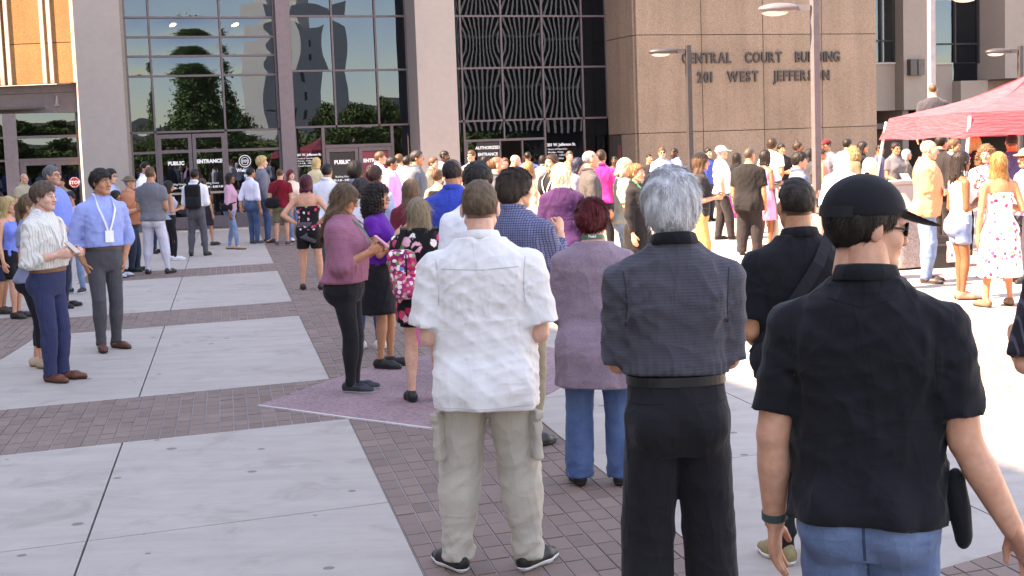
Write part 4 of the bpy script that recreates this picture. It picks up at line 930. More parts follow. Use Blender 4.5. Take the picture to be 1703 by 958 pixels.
def rpane(u0, u1, z0, z1): pane(rb, u0, u1, z0, z1, o - .6)
for us, zs_ in (([23.6, 24.66, 25.2], [4.56, 5.33, 7.6]), ([26.66, 27.85, 28.9], [4.50, 5.2, 7.6])):
    for u in us: fb('mullion', m_plain('2d292a', .5), rb, (u - .03, u + .03, o - .66, o - .5, zs_[0], zs_[-1]))
    fb('transom', m_plain('2d292a', .5), rb, (us[0], us[-1], o - .65, o - .53, zs_[1] - .03, zs_[1] + .03))
    for a, c in zip(us[:-1], us[1:]):
        for p, q in zip(zs_[:-1], zs_[1:]): rpane(a + .03, c - .03, p + .03, q - .03)
rpane(27.75, 28.9, 3.86, 4.5); fb('wall_box', m_plain('4a4443', .6), rb, (25.36, 25.64, o - .02, o + .2, 4.06, 4.62)); fb('wall_box', m_plain('57504e', .6), rb, (25.70, 25.96, o - .02, o + .2, 4.06, 4.62))
# unseen tall neighbour on the left, added and shaped to shade the plaza
nb_ = empty('unseen_shade_building'); tag(nb_, 'unseen tall grey block left of the plaza, added for its shade', 'building')
fx = lambda dd: (-13.4 - .35 * dd) if dd < 11 else (-17.25 - .15 * (dd - 11))
b = MB(); b.prism(ccw([(fx(-22), -22), (fx(11), 11), (fx(34), 34), (-60, 34 - .3617 * (60 + fx(34))), (-60, -22)]), 0, 20); b.build('wall', m_concrete('8e8a86'), nb_)
for k in range(5):
    b = MB()
    for q in range(9):
        y0 = 12.5 + q * 2.35; xa, xb = fx(y0) + .03, fx(y0 + 1.6) + .03; b.add([(xa, y0, 1.5 + 3.7 * k), (xb, y0 + 1.6, 1.5 + 3.7 * k), (xb, y0 + 1.6, 3.9 + 3.7 * k), (xa, y0, 3.9 + 3.7 * k)], [(0, 1, 2, 3)])
    b.build('window_row', m_plain('22262c', .1), nb_)
# across the street, seen only as reflections in the glass
oc = empty('ribbed_office_building'); tag(oc, 'long office block with pale vertical fins across the street', 'building')
RB_ = lambda u, o, z: np.array([47, -10, 0]) + np.array([.73, .68, 0]) * u + np.array([-.68, .73, 0]) * o + np.array([0, 0, z])
b = MB(RB_); b.box(-6.5, 23, -12, 0, 0, 22); b.build('wall', m_plain('3a3634', .8), oc)
for i in range(42): b = MB(RB_); b.box(-6.3 + i * .69, -6.3 + i * .69 + .24, .002, .5, 3.4, 22); b.build('fin', m_concrete('b8aca0', .2), oc)
for z in (7, 11, 15): b = MB(RB_); b.box(-6.4, 22.9, .05, .3, z, z + .3); b.build('floor_band', m_concrete('9a9088', .2), oc)
tw = empty('white_tower_building'); tag(tw, 'slender white tower block with small dark windows across the street', 'building')
b = MB(); b.box(58, 66, -72, -64, 0, 19); b.box(60, 63, -70, -66, 19, 21); b.build('wall', m_concrete('c9c0b4', .2), tw)
b = MB(); b.box(66, 96, -80, -66, 0, 8.5); b.box(30, 58, -86, -74, 0, 6); b.build('annex_wall', m_concrete('b4a898', .2), tw)
for k in range(5):
    b = MB(); b.box(61, 61.8, -64.0, -63.96, 3 + 3 * k, 4.4 + 3 * k); b.build('window', m_plain('22201f', .3), tw)
def leaf_cloud(n, cfun, rng, size):
    V, P = [], []
    for i in range(n):
        c, s = cfun(rng); a = np.array([rng.gauss(0, 1) for _ in range(3)]); a = UNIT(a); bb = UNIT(np.cross(a, [rng.gauss(0, 1) for _ in range(3)])); s = s * size * rng.uniform(.6, 1.4); k = len(V)
        V += [c - a * s, c + bb * s * .5, c + a * s, c - bb * s * .5]; P.append((k, k + 1, k + 2, k + 3))
    return V, P
def tree(name, label, x, y, h, r, c1, c2, trunk=.25, base=.2, n=5000, cone=True, size=.35):
    rng = random.Random(label); root = empty(name, (x, y, 0)); tag(root, label, 'tree'); b = MB(); b.tube((0, 0, 0), (0, 0, h * .5), trunk, trunk * .7); b.tube((0, 0, h * .5), (.2, 0, h * .95), trunk * .7, .04)
    cl = [(h * rng.uniform(base, .97), rng.uniform(0, 6.28)) for _ in range(46)]
    for z, a in cl[:14]: R = r * ((1 - z / h) * .9 + .25 if cone else math.sin(max(.15, math.pi * (z / h - base) / (1 - base)))); b.tube((0, 0, z * .9), (R * .8 * math.cos(a), R * .8 * math.sin(a), z), .07, .02, 6)
    b.build('trunk', m_plain('4a3a2e', .9), root)
    def cf(rg):
        z, a = rg.choice(cl); R = r * ((1 - z / h) * .9 + .22 if cone else math.sin(max(.15, math.pi * (z / h - base) / (1 - base)))); q = R * rg.uniform(.35, 1.0)
        return np.array([q * math.cos(a) + rg.gauss(0, .10 * r), q * math.sin(a) + rg.gauss(0, .10 * r), z + rg.gauss(0, .045 * h)]), 1
    V, P = leaf_cloud(n, cf, rng, size); link('crown', mk_mesh('crown', V, [P], m_leaf(c1, c2)), root)
tree('pine_tree', 'tall dark pine tree across the street', 22.5, -18, 10.8, 3.6, '4c6838', '7f9a55', n=22000, cone=True, size=.17)
for i, (x, y, h, r) in enumerate([(31, -33, 6, 3.2), (37, -40, 7, 3.6), (44, -30, 6.5, 3.2), (17, -30, 5, 3), (36, -14, 5.5, 3.0), (29, -6, 5.5, 2.6), (11, -26, 5, 2.6)]):
    tree('street_tree', ['broad green tree before the white tower', 'round leafy tree beside the white tower', 'wide leafy tree right of the white tower', 'low green tree left of the pine', 'leafy tree before the ribbed offices', 'small leafy tree near the ribbed offices', 'low tree at far left across the street'][i], x, y, h, r, '35481f', '6b7f3a', n=6000, cone=False, base=.15, size=.22)

rd = MB(); rd.box(-120, 140, -24, -8, -.02, .012); tag(rd.build('road', m_plain('3c3a3c', .85), None, rz=RAD(-28), loc=(14, 4, 0)), kind='structure')
def hedge(label, x0, y0, x1, y1, h, n):
    rng = random.Random(label); root = empty('hedge', (x0, y0, 0)); tag(root, label, 'hedge'); V, P = leaf_cloud(n, lambda r: (np.array([(x1 - x0) * r.random() + r.gauss(0, .5), (y1 - y0) * r.random() * 0 + 0, 0]) + (lambda t: np.array([0, (y1 - y0) * t, 0]))(0) + np.array([0, r.gauss(0, .5), h * r.random() ** .7 * (.75 + .25 * math.sin(r.random() * 6))]), 1), rng, .24); V = [np.array([v[0], v[1] + (y1 - y0) * (v[0] / (x1 - x0)), v[2]]) for v in V]; link('foliage', mk_mesh('foliage', V, [P], m_leaf('4a5c2c', '82954a')), root)
hedge('long clipped hedge across the street', 2, -34, 56, -6, 3.4, 22000); hedge('tall hedge along the far pavement', -4, -50, 62, -44, 4.6, 22000)
# ------------------------------------------------------------------ the crowd
def tee(c, **k): return dict(dict(c=sol(c) if isinstance(c, str) else c, sleeve=.62, hem=.50, ease=.020, drape=.65, se=.014), **k)
def dshirt(c, **k): return dict(dict(c=sol(c) if isinstance(c, str) else c, sleeve=1.85, hem=.577, ease=.018, drape=.5, se=.012, collar=True), **k)
def tank(c, **k): return dict(dict(c=sol(c) if isinstance(c, str) else c, sleeve=0, hem=.52, ease=.010, drape=.2, cut=.80, straps=True), **k)
def jacket(c, **k): return dict(dict(c=sol(c) if isinstance(c, str) else c, sleeve=1.9, hem=.47, ease=.028, drape=.6, se=.016, collar=True, name='jacket'), **k)
def dress(c, **k): return dict(dict(c=sol(c) if isinstance(c, str) else c, sleeve=.25, hem=.30, ease=.014, drape=.15, flare=.16, name='dress'), **k)
def slacks(c, **k): return dict(dict(c=sol(c) if isinstance(c, str) else c, leg=.016, cuff=.060), **k)
def slim(c, **k): return dict(dict(c=sol(c) if isinstance(c, str) else c, leg=.004, cuff=.044), **k)
def shorts(c, **k): return dict(dict(c=sol(c) if isinstance(c, str) else c, kind='shorts', hem=.29, leg=.028), **k)
def skirt(c, **k): return dict(dict(c=sol(c) if isinstance(c, str) else c, kind='skirt', hem=.31), **k)
NONE = dict(kind='none')
BLK, BRN, DBR, BLD, GRY, RED = ('15110f', '2b221c'), ('4a3426', '76583f'), ('2a1d16', '4a3628'), ('b08d5a', 'dcc492'), ('7d7c80', 'b9b8bc'), ('5a1720', '8c2a30')
def hr(st, c): return (st,) + c
J0, J1 = denim('33486b', '5a7299'), denim('5b7396', '9db2cc')
FG = 'people standing in the nearest queue'; LG = 'people on the left of the plaza'; DG = 'people near the glass doors'; RG = 'people in the sun by the stone wing'; TG = 'people around the red canopy'
# --- nearest queue
A = person('man in white short-sleeved shirt and khaki cargo trousers seen from behind', 796, 300, foot=948, face=178, build=1.13, skin='pale', hair=hr('fade', ('5a4638', '85705c')), shirt=tee(sol('dedad8', .85), sleeve=.88, hem=.435, ease=.032, drape=.95, se=.027, collar=True, wr=.0055), pants=slacks('b8aea2', leg=.034, cuff=.078, wr=.0065), arms=('phone', 'phone'), stance=.155, toe=32, lanyard=('1d6650', None), sole='d9d7d9', group=FG, key='white')
person('grey-haired man in dark striped polo with folded arms and black trousers', 1115, 281, d=5.0, face=181, build=.95, skin='light', hair=hr('full', ('c4c2c4', 'f4f4f6')), shirt=tee(m_cloth('hstripe', '494850', '42414a', 1.0), sleeve=.97, hem=.598, ease=.022, drape=.6, se=.010, collar=sol('14141a'), wr=.006), pants=slacks('1d1b20', leg=.040, cuff=.10, ease=.020, waist=.60), arms=('cross', 'cross'), belt='121214', group=FG, key='gray', stance=.12)
person('man in black shirt with a strap across his back and black jeans', 1325, 296, d=6.15, face=184, build=1.02, skin='tan', hair=hr('fade', ('241d1a', '4a423c')), shirt=tee('15141a', sleeve=.8, hem=.49, ease=.026, drape=.8, collar=True, wr=.004), pants=slim('1b1a1e', leg=.010, cuff=.058, wr=.006), arms=('front', 'front'), shoes='8d7a52', sole='dedcd8', group=FG, key='strap', stance=.075)
person('man in black baseball cap, black polo and blue jeans, nearest the camera', 1440, 293, d=3.7, face=160, build=1.02, skin='light', hair=hr('short', ('1d1614', '33291f')), hat=('cap', '16161b'), shirt=tee('16151b', sleeve=.80, hem=.498, ease=.022, drape=.85, se=.012, collar=True, wr=.006), pants=slacks(denim('52688c', '8ba0bf'), leg=.02, cuff=.07), arms=('away', 'down'), glasses='sun', head=(-58, 7), group=FG, key='cap')
person('woman with red piled-up hair in mauve hooded knit top and jeans', 985, 330, foot=806, face=172, sex='f', build=1.27, skin='pale', hair=hr('bun', ('5a1a22', '8e3436')), shirt=dict(c=m_cloth('heather', '957f8b', '776470', 1.0), sleeve=1.6, hem=.36, ease=.026, drape=.75, se=.012, hood=True, wr=.0035), pants=slacks(denim('3d567f', '7189ae'), leg=.018, cuff=.085), arms=('front', 'front'), lanyard=('1d6650', None), head=(-12, 6), group=FG, key='red', stance=.11)
person('man in blue checked shirt with his hand at his chin', 855, 281, d=8.8, face=150, build=1.10, belly=.03, skin='light', hair=hr('full', ('33261f', '57443a')), shirt=dshirt(m_cloth('check', '6f7391', '40435f', 1.0), hem=.47, drape=.85, ease=.03), pants=slacks('94866f'), stance=.045, arms=('chin', 'front'), head=(-25, 4), group=FG, lanyard=('1d6650', None))
person('man in white shirt facing the queue, half hidden by the man in white', 792, 272, d=9.6, face=20, skin='light', hair=hr('wave', ('1d1816', '3a3230')), shirt=dshirt('dcdce2'), pants=slacks('2b2c36'), lanyard=('3a4a8a', None), head=(0, 22), arms=('front', 'phone'), group=FG)
person('woman in loose pink shirt reading her phone, black trousers', 570, 305, foot=652, face=82, sex='f', build=1.16, skin='tan', hair=hr('wavy', ('4e382c', '8a6a4e')), shirt=dict(c=m_cloth('hstripe', '9c6276', '8c566a', 1.0), sleeve=1.45, hem=.535, ease=.038, drape=.85, se=.024, collar=True, wr=.005), pants=slim('1e1d22', leg=.008, cuff=.050), arms=('read', 'read'), glasses='clear', head=(0, 20), group=FG, key='pink', lanyard=('1d6650', None), stance=.05, shoes='2a2a30', sole='9a989c')
person('woman with dark curly hair in bright purple top holding a baby', 628, 304, foot=612, face=78, sex='f', build=.98, skin='tan', hair=hr('curly', ('1a1413', '352826')), shirt=tee('5f1a8c', sleeve=.4, hem=.56), pants=skirt('1b1a20', hem=.30, flare=.02), arms=('carry', 'carry'), head=(0, 6), shoes='1a1818', group=FG, key='curly')
person('woman with long straight fair hair in black floral playsuit, bare legs', 695, 328, foot=668, face=184, sex='f', build=1.08, skin='pale', hair=hr('verylong', ('84705a', 'bda684')), shirt=dict(c=m_cloth('floral', '17151a', '17151a', 1.0), sleeve=.85, hem=.40, ease=.022, drape=.4, se=.026, flare=.05, name='playsuit'), pants=shorts('18161b', hem=.375, leg=.03), arms=('front', 'front'), shoes='1a191c', group=FG, key='floral', stance=.10, toe=10)
person('person with dark grey hair in white shirt and jeans beside the woman in purple', 603, 296, d=13.6, face=165, sex='f', skin='brown', hair=hr('bun', ('2a2628', '55504f')), shirt=dshirt('dadae2', hem=.46), pants=slim(J0), shoes='cfc9c2', sole='e2e0de', group=FG)
person('woman with long brown hair in maroon top seen from behind', 684, 297, d=14.6, face=176, sex='f', skin='light', hair=hr('long', ('5a4434', '8d725a')), shirt=tee('6b2430', sleeve=1.5), pants=slim('24222a'), group=FG)
person('man with thinning hair in royal blue polo seen from behind', 752, 262, d=11.9, face=172, build=1.12, skin='tan', hair=hr('thin', ('201a19', '3f3836')), shirt=tee('2545a8', collar=True, ease=.026), pants=slacks('2b2b33'), head=(-8, 3), group=FG, lanyard=('8ab0d8', None))
person('person in dark pinstriped top at the right edge of the picture', 1806, 300, d=5.05, face=185, sex='f', build=1.05, skin='light', hair=hr('short', BRN), shirt=tee(m_cloth('vstripe', '1d1a22', '4b4753', 1.0), sleeve=.95, hem=.50, se=.02), pants=slacks('1d1b20'), arms=('elbow', 'elbow'), group=FG)
# --- left of the plaza
person('man in cream striped shirt and navy trousers looking up from his phone', 72, 303, foot=634, face=72, build=1.0, skin='pale', hair=hr('wave', ('4a382e', '7a6454')), shirt=dshirt(m_cloth('vstripe', 'd6d2cc', 'b2aca6', 1.0), sleeve=1.55, ease=.026, drape=.75, wr=.005), pants=slacks(m_cloth('check', '2c3150', '343a5c', .8), leg=.016, cuff=.062), arms=('phone', 'phone'), belt='7a4a2c', shoes='6e3a28', sole='3a241c', lanyard=('e4e4ea', None), head=(4, 4), group=LG, key='stripe', stance=.07, stubble=.15)
person('man in light blue shirt with hands in pockets, white lanyard and badge', 162, 282, foot=582, face=38, skin='tan', hair=hr('wave', ('1c1613', '382b24')), shirt=dshirt('8f9fd6', sleeve=1.5, ease=.022, wr=.0045), pants=slacks('4a484d', leg=.012, cuff=.058), arms=('pocket', 'pocket'), belt='3c2c2a', shoes='5e3426', sole='2e1e18', lanyard=('ecebf0', 'e9e8ee'), head=(22, 2), stance=.085, group=LG, key='blue')
person('woman with brown ponytail in grey top behind the man in cream shirt', 46, 322, foot=612, face=85, sex='f', skin='light', hair=hr('pony', ('5a4434', '94785a')), shirt=tee('7f86a0', sleeve=.5), pants=slim('1d1c26', hem=.12), shoes='b8a088', sole='8a7058', group=LG, arms=('front', 'down'))
person('woman with blonde hair in blue sleeveless top and black shorts', 14, 326, foot=530, face=75, sex='f', skin='light', hair=hr('long', BLD), shirt=tank('6a7fd0'), pants=shorts('17161a', hem=.33), shoes='2a2222', group=LG)
person('tall grey-haired man in blue T-shirt and dark jeans', 88, 275, foot=512, face=78, build=1.22, belly=.04, skin='light', hair=hr('short', ('4a4648', '85828a')), shirt=tee('6f86d4', ease=.03), pants=slacks('2a3044'), glasses='clear', arms=('front', 'down'), group=LG, stubble=.3)
person('man in dark shirt and navy shorts cut by the left edge', -12, 318, foot=522, face=95, build=1.12, skin='tan', hair=hr('short', BLK), shirt=tee('1c1a22'), pants=shorts('222c4a', hem=.27), shoes='33251f', group=LG)
person('bald man in tan uniform shirt by the left glass doors', 38, 288, d=33, face=60, skin='light', hair=hr('bald', GRY), shirt=tee('a89a86', collar=True), pants=slacks('4a4236'), group=LG)
person('man in khaki uniform shirt standing by the stop sign', 103, 296, d=33, face=20, skin='tan', hair=hr('crew', BLK), shirt=tee('8d8474', collar=True, hem=.585), pants=slacks('3c3630'), group=LG)
person('dark-haired woman in glasses and pale jeans behind the tall man', 116, 318, foot=488, face=-15, sex='f', skin='tan', hair=hr('bun', BLK), shirt=tee('b9aebf'), pants=slim(J1), shoes='1a1a1c', sole='d0d0d0', glasses='clear', group=LG)
person('dark-haired man in glasses behind the man in light blue', 181, 281, d=24.5, face=72, skin='pale', hair=hr('full', BLK), shirt=dshirt('a4b4d6'), pants=slacks('30303a'), glasses='clear', group=LG)
person('short dark-haired woman beside the man in the straw hat', 190, 316, d=23.5, face=90, sex='f', skin='brown', hair=hr('bob', BLK), shirt=tee('cfd0da'), pants=slim('2a2c3c'), shoes='b5b5bd', group=LG)
person('man in wide straw hat, salmon shirt and dark jeans', 214, 292, foot=452, face=95, build=1.18, belly=.05, skin='light', hair=hr('thin', GRY), hat=('straw_hat', '6a5c4a'), shirt=tee('c07a5c', ease=.03), pants=slacks('2c3548'), arms=('elbow', 'front'), group=LG)
person('man in grey T-shirt and white trousers seen from behind', 252, 277, foot=456, face=172, build=1.04, skin='tan', hair=hr('fade', BRN), shirt=tee('6c6c74', ease=.026), pants=slacks('c6c4d2', leg=.022, cuff=.05), shoes='18171a', arms=('front', 'front'), stance=.15, group=LG)
person('man in white shirt behind the man in grey T-shirt', 244, 269, d=29.5, face=70, skin='light', hair=hr('short', BLK), shirt=dshirt('e2e2ea'), pants=slacks('2a3a5a'), group=LG)
person('woman in grey vest top and black leggings with white shoes', 281, 300, foot=433, face=120, sex='f', skin='tan', hair=hr('long', BLK), shirt=tank('a2a2b0'), pants=slim('1a1820'), shoes='dedde2', sole='e6e6ea', arms=('phone', 'phone'), group=LG)
person('man in white shirt and grey trousers wearing a black backpack', 322, 281, foot=426, face=178, skin='brown', hair=hr('short', BLK), shirt=dshirt('dfdfe8'), pants=slacks('55545c'), stance=.13, arms=('front', 'front'), group=LG, key='pack')
person('woman in dark dress just beyond the man with the backpack', 340, 296, d=31.5, face=150, sex='f', skin='light', hair=hr('long', BRN), shirt=dress('2a262c'), pants=NONE, shoes='4a3028', group=LG)
person('woman in pink long-sleeved top and blue jeans walking right', 381, 287, foot=415, face=88, sex='f', skin='brown', hair=hr('verylong', BLK), shirt=tee('bd8fa4', sleeve=1.8), pants=slim(J1), shoes='b59a80', step=.12, group=DG, key='bag')
person('man in white shirt tucked into dark jeans by the doors', 417, 279, foot=406, face=140, skin='tan', hair=hr('short', BLK), shirt=dshirt('dcdaf0'), pants=slacks(J0), shoes='3a3634', sole='c0c0c0', arms=('down', 'back'), group=DG)
person('tall blond man in grey sweatshirt and blue jeans', 438, 259, foot=404, face=110, skin='pale', hair=hr('full', BLD), shirt=tee('6d6d78', sleeve=1.85), pants=slacks(J0), group=DG)
person('man in dark red T-shirt and khaki shorts with a black bag', 463, 280, foot=408, face=178, skin='light', hair=hr('crew', BRN), shirt=tee('7a1424'), pants=shorts('6c664e', hem=.30), shoes='4a4648', sole='d0d0d0', stance=.12, group=DG, key='mred')
person('woman with auburn hair in cream top facing the queue', 485, 282, d=32, face=30, sex='f', skin='pale', hair=hr('long', RED), shirt=tee('d6c4b4'), pants=slim(J1), shoes='dddde2', arms=('front', 'phone'), group=DG)
person('woman with cropped purple-red hair, floral top and shirt tied at her waist', 510, 290, foot=482, face=174, sex='f', build=1.1, skin='light', hair=hr('bob', ('3c1020', '6b2038')), shirt=tank(m_cloth('print', '1d1a1e', '1d1a1e', 1.0), cut=.735), pants=shorts('17161b', hem=.36, leg=.03), shoes='33211f', arms=('hip', 'hip'), stance=.13, group=DG, key='tattoo')
person('man in white shirt with red lanyard behind the woman in floral top', 541, 272, d=22.5, face=168, skin='tan', hair=hr('short', BLK), shirt=dshirt('d8dae8', hem=.47), pants=slacks('4a4a4c'), lanyard=('b04050', None), group=DG)
person('fair-haired person in cream top catching the sun by the doors', 523, 262, d=33.5, face=150, sex='f', skin='pale', hair=hr('bob', BLD), shirt=tee('d8c6a2'), pants=slim('44444c'), group=DG)
person('dark-haired man in grey-blue shirt facing the black entrance sign', 590, 268, d=17.5, face=176, skin='brown', hair=hr('full', BLK), shirt=dshirt('7d84a0'), pants=slacks('2a2a34'), group=DG)
person('person with dark tied-up hair in pale blue shirt', 621, 274, d=16.5, face=168, sex='f', skin='brown', hair=hr('bun', ('1a1214', '4a2c34')), shirt=dshirt('9aa4c4'), pants=slacks('2a2a34'), group=DG)
person('light-haired man in sunlit white shirt beside the maroon sign', 632, 252, d=30.5, face=80, skin='light', hair=hr('short', BRN), shirt=dshirt('e6e6ea'), pants=slacks('3a3a44'), group=DG)
person('stout man in pink shirt with dark trousers', 648, 261, d=27, face=84, build=1.2, belly=.05, skin='olive', hair=hr('short', BLK), shirt=dshirt('d49ad0', hem=.48), pants=slacks('24242c'), group=DG)
person('man in bright white shirt with his back turned in the doorway crowd', 668, 256, d=30, face=150, skin='light', hair=hr('short', BRN), shirt=dshirt('e8e6ea'), pants=slacks('3a3a44'), group=DG)
person('man in white shirt with dark hair turned towards the pier', 677, 259, d=28.5, face=130, skin='tan', hair=hr('short', BLK), shirt=dshirt('e4e2e8'), pants=slacks('3a3a44'), group=DG)
person('man in grey suit jacket by the concrete pier', 694, 250, d=24.5, face=82, skin='tan', hair=hr('short', ('1f1a1a', '4a4446')), shirt=jacket('565d68'), pants=slacks('3a3e48'), group=DG)
person('young man in olive jacket with his hand at his mouth', 718, 261, d=27.5, face=76, skin='light', hair=hr('short', BRN), shirt=jacket('5c5a52'), pants=slacks('24242c'), arms=('chin', 'down'), group=DG)
person('tall man with black hair against the concrete pier', 738, 250, d=31, face=60, skin='dark', hair=hr('crew', BLK), shirt=dshirt('b8c0da'), pants=slacks('2a2a34'), group=DG)
person('woman in black sleeveless top with a bare arm', 728, 281, d=22, face=172, sex='f', skin='light', hair=hr('bun', BRN), shirt=tank('19171c'), pants=slacks('1d1b20'), arms=('elbow', 'elbow'), group=DG)
person('red-faced man in dark grey polo looking right', 826, 259, d=18.5, face=96, build=1.15, belly=.03, skin='light', hair=hr('thin', ('5a3c2a', '8a6648')), shirt=tee('4a4a54', collar=True), pants=slacks('34343c'), group=DG)
person('man in sunglasses by the authorized entrance sign', 784, 250, d=33, face=-25, skin='light', hair=hr('short', BRN), shirt=tee('8e8b86', collar=True), pants=slacks('4a4640'), glasses='sun', group=DG)
person('dark-haired person behind the red-faced man', 810, 259, d=31.5, face=120, skin='tan', hair=hr('short', BLK), shirt=tee('8a8078'), pants=slacks('33333a'), group=DG)
person('woman in magenta top inside the entrance crowd', 841, 262, d=34.5, face=15, sex='f', skin='tan', hair=hr('long', BRN), shirt=tee('a0186a'), pants=slim('24222a'), group=DG)
person('bald bearded man in light blue shirt looking down', 858, 257, d=27, face=95, build=1.1, skin='light', hair=hr('bald', GRY), shirt=dshirt('90aade'), pants=slacks('3a3a46'), head=(0, 15), stubble=.5, group=DG)
person('man in dark blue shirt walking into the entrance', 876, 252, d=35, face=180, build=1.12, skin='brown', hair=hr('crew', BLK), shirt=tee('4a5fae'), pants=slacks('2a2a34'), group=DG)
person('woman with light brown hair before the entrance', 883, 268, d=22.5, face=165, sex='f', skin='light', hair=hr('long', ('7a5a3a', 'b8905e')), shirt=tee('c8b09a'), pants=slim('3a3a44'), group=DG)
person('woman in grey cardigan near the hours sign', 903, 258, d=33.5, face=170, sex='f', skin='brown', hair=hr('long', BLK), shirt=jacket('7c8488'), pants=slim('2a2a34'), group=DG)
person('woman with tied dark hair in black top with white badge', 914, 257, d=21.5, face=-35, sex='f', build=1.15, skin='light', hair=hr('bun', DBR), shirt=tank('17151a', sleeve=.5, cut=None, straps=False), pants=slacks('1d1b20'), lanyard=('d8d8e0', 'f0f0f4'), group=DG)
person('brown-haired man deep in the doorway', 946, 251, d=36, face=20, skin='light', hair=hr('short', BRN), shirt=tee('8a7a5c'), pants=slacks('33333a'), group=DG)
person('woman with long white-blonde hair in purple top', 937, 271, d=14.8, face=165, sex='f', build=1.08, skin='pale', hair=hr('verylong', ('d2c6a8', 'f2ead8')), shirt=dict(c=sol('3a1c46'), sleeve=1.2, hem=.46, ease=.03, drape=.8, se=.02), pants=slacks('1d1a22'), group=RG)
person('woman with blue-black hair looking right beside the bald man', 958, 262, d=23, face=80, sex='f', skin='pale', hair=hr('bob', ('161622', '343450')), shirt=tee('8a8290'), pants=slim('24222a'), group=RG)
person('bald man in dark grey shirt with open hands', 984, 249, d=18.8, face=98, skin='light', hair=hr('bald', GRY), shirt=dshirt('4e4a4a', sleeve=1.3, hem=.48), pants=slacks('9a8668'), arms=('front', 'front'), group=RG)
person('man in bright pink polo and black trousers seen from behind', 1000, 249, d=24.5, face=168, skin='tan', hair=hr('short', DBR), shirt=tee('b8307e', collar=True), pants=slacks('17151a'), group=RG)
person('dark-skinned man in the shade by the service door', 1022, 259, d=33.5, face=10, skin='dark', hair=hr('crew', BLK), shirt=tee('4a4446'), pants=slacks('2a2a34'), group=RG)
person('grey-blonde woman in green-grey T-shirt looking down', 1040, 263, d=19, face=92, sex='f', build=1.15, skin='light', hair=hr('bob', ('a89878', 'd8ccae')), shirt=tee('8f9488', ease=.03, sleeve=.8), pants=slacks(J1), arms=('phone', 'phone'), head=(0, 20), group=RG)
person('woman in black blazer and skirt with green lanyard', 1063, 272, d=17.6, face=60, sex='f', skin='light', hair=hr('bun', ('6a4a30', 'a07c52')), shirt=jacket('1f1d1f', hem=.46), pants=skirt('1b1a1c', hem=.33, flare=.02), lanyard=('1d7a50', None), arms=('down', 'front'), group=RG)
person('man with dark hair near the corner of the stone wing', 1080, 256, d=35, face=30, skin='tan', hair=hr('crew', BLK), shirt=tee('2c2a2e'), pants=slacks('2a2a34'), group=RG)
person('man in sunglasses and pale patterned shirt by the stone wall', 1104, 245, d=33.5, face=10, build=1.1, skin='light', hair=hr('short', BRN), shirt=tee(m_cloth('check', 'c2c8e2', '8f9cc8', 1.0)), pants=slacks('5a5a66'), glasses='sun', group=RG)
person('dark-skinned man in light blue shirt by the stone wall', 1124, 246, d=34.5, face=-70, skin='dark', hair=hr('crew', BLK), shirt=dshirt('8ea6d4'), pants=slacks('3a3a46'), group=RG)
person('person with long hair, black cap, black T-shirt and tan trousers', 1164, 253, d=19.6, face=84, sex='f', skin='light', hair=hr('long', BRN), hat=('cap', '1a1a1e'), shirt=tee('2b2829'), pants=slacks('c09a62', leg=.03, cuff=.08), arms=('phone', 'phone'), group=RG, key='clip')
person('man against the stone wall beyond the black cap', 1176, 246, d=34, face=40, skin='light', hair=hr('short', BLK), shirt=tee('3a55a8'), pants=slacks('2a2a34'), group=RG)
person('man in white cap, white shirt and black trousers', 1202, 242, foot=399, face=92, build=1.08, skin='light', hair=hr('thin', GRY), hat=('cap', 'e9e4e6'), shirt=tee('ece8ec', sleeve=.8, hem=.50), pants=slacks('2b2628', leg=.03, cuff=.08), step=.12, arms=('pocket', 'pocket'), group=RG)
person('long-haired woman in black behind the man in white cap', 1223, 254, d=29, face=150, sex='f', skin='tan', hair=hr('verylong', BLK), shirt=tee('1a1719', sleeve=1.8), pants=skirt('a01a6a', hem=.2), group=RG)
person('heavy man in black shirt and black trousers seen from behind', 1243, 246, foot=424, face=148, build=1.22, belly=.04, skin='tan', hair=hr('fade', ('3a302a', '6a5c50')), shirt=tee('1b191a', sleeve=.85, hem=.42, ease=.034, drape=.9, wr=.005), pants=slacks('2b2729', leg=.04, cuff=.09), stance=.12, head=(-30, 0), group=RG)
person('woman with glossy black hair in pink dress', 1270, 249, d=24.5, face=120, sex='f', skin='brown', hair=hr('bob', BLK), shirt=dress('c888b4', hem=.30, sleeve=0, cut=.80, straps=True), pants=NONE, shoes='8a6048', arms=('elbow', 'elbow'), group=RG)
person('young man in white T-shirt with dark curly hair by the railing', 1283, 230, d=31, face=140, skin='tan', hair=hr('full', DBR), shirt=tee('e4e2e6'), pants=slacks('30303a'), arms=('front', 'elbow'), group=RG)
person('man in black shirt leaning behind the railing', 1301, 239, d=33, face=15, skin='tan', hair=hr('short', BLK), shirt=tee('1a191c', collar=True), pants=slacks('24242c'), arms=('cross', 'cross'), group=RG)
person('woman with topknot in white top by the wall', 1327, 236, d=32.5, face=70, sex='f', skin='brown', hair=hr('topknot', DBR), shirt=tank('e4e0e2'), pants=slim('24242c'), group=RG)
person('young man in slate blue shirt before the lamp post', 1331, 253, d=19.5, face=95, skin='light', hair=hr('wave', BLK), shirt=dshirt('5d6a88', hem=.48), pants=slacks('2a2a34'), arms=('phone', 'phone'), group=RG)
person('dark-haired woman half hidden by the lamp post', 1346, 247, d=29, face=110, sex='f', skin='tan', hair=hr('long', BLK), shirt=tee('3a3a40'), pants=slim('24242c'), group=RG)
person('person in pink sleeveless top beside the lamp post', 1369, 247, d=29.5, face=90, sex='f', skin='tan', hair=hr('bun', DBR), shirt=tank('d88a86'), pants=slim('24222a'), group=RG)
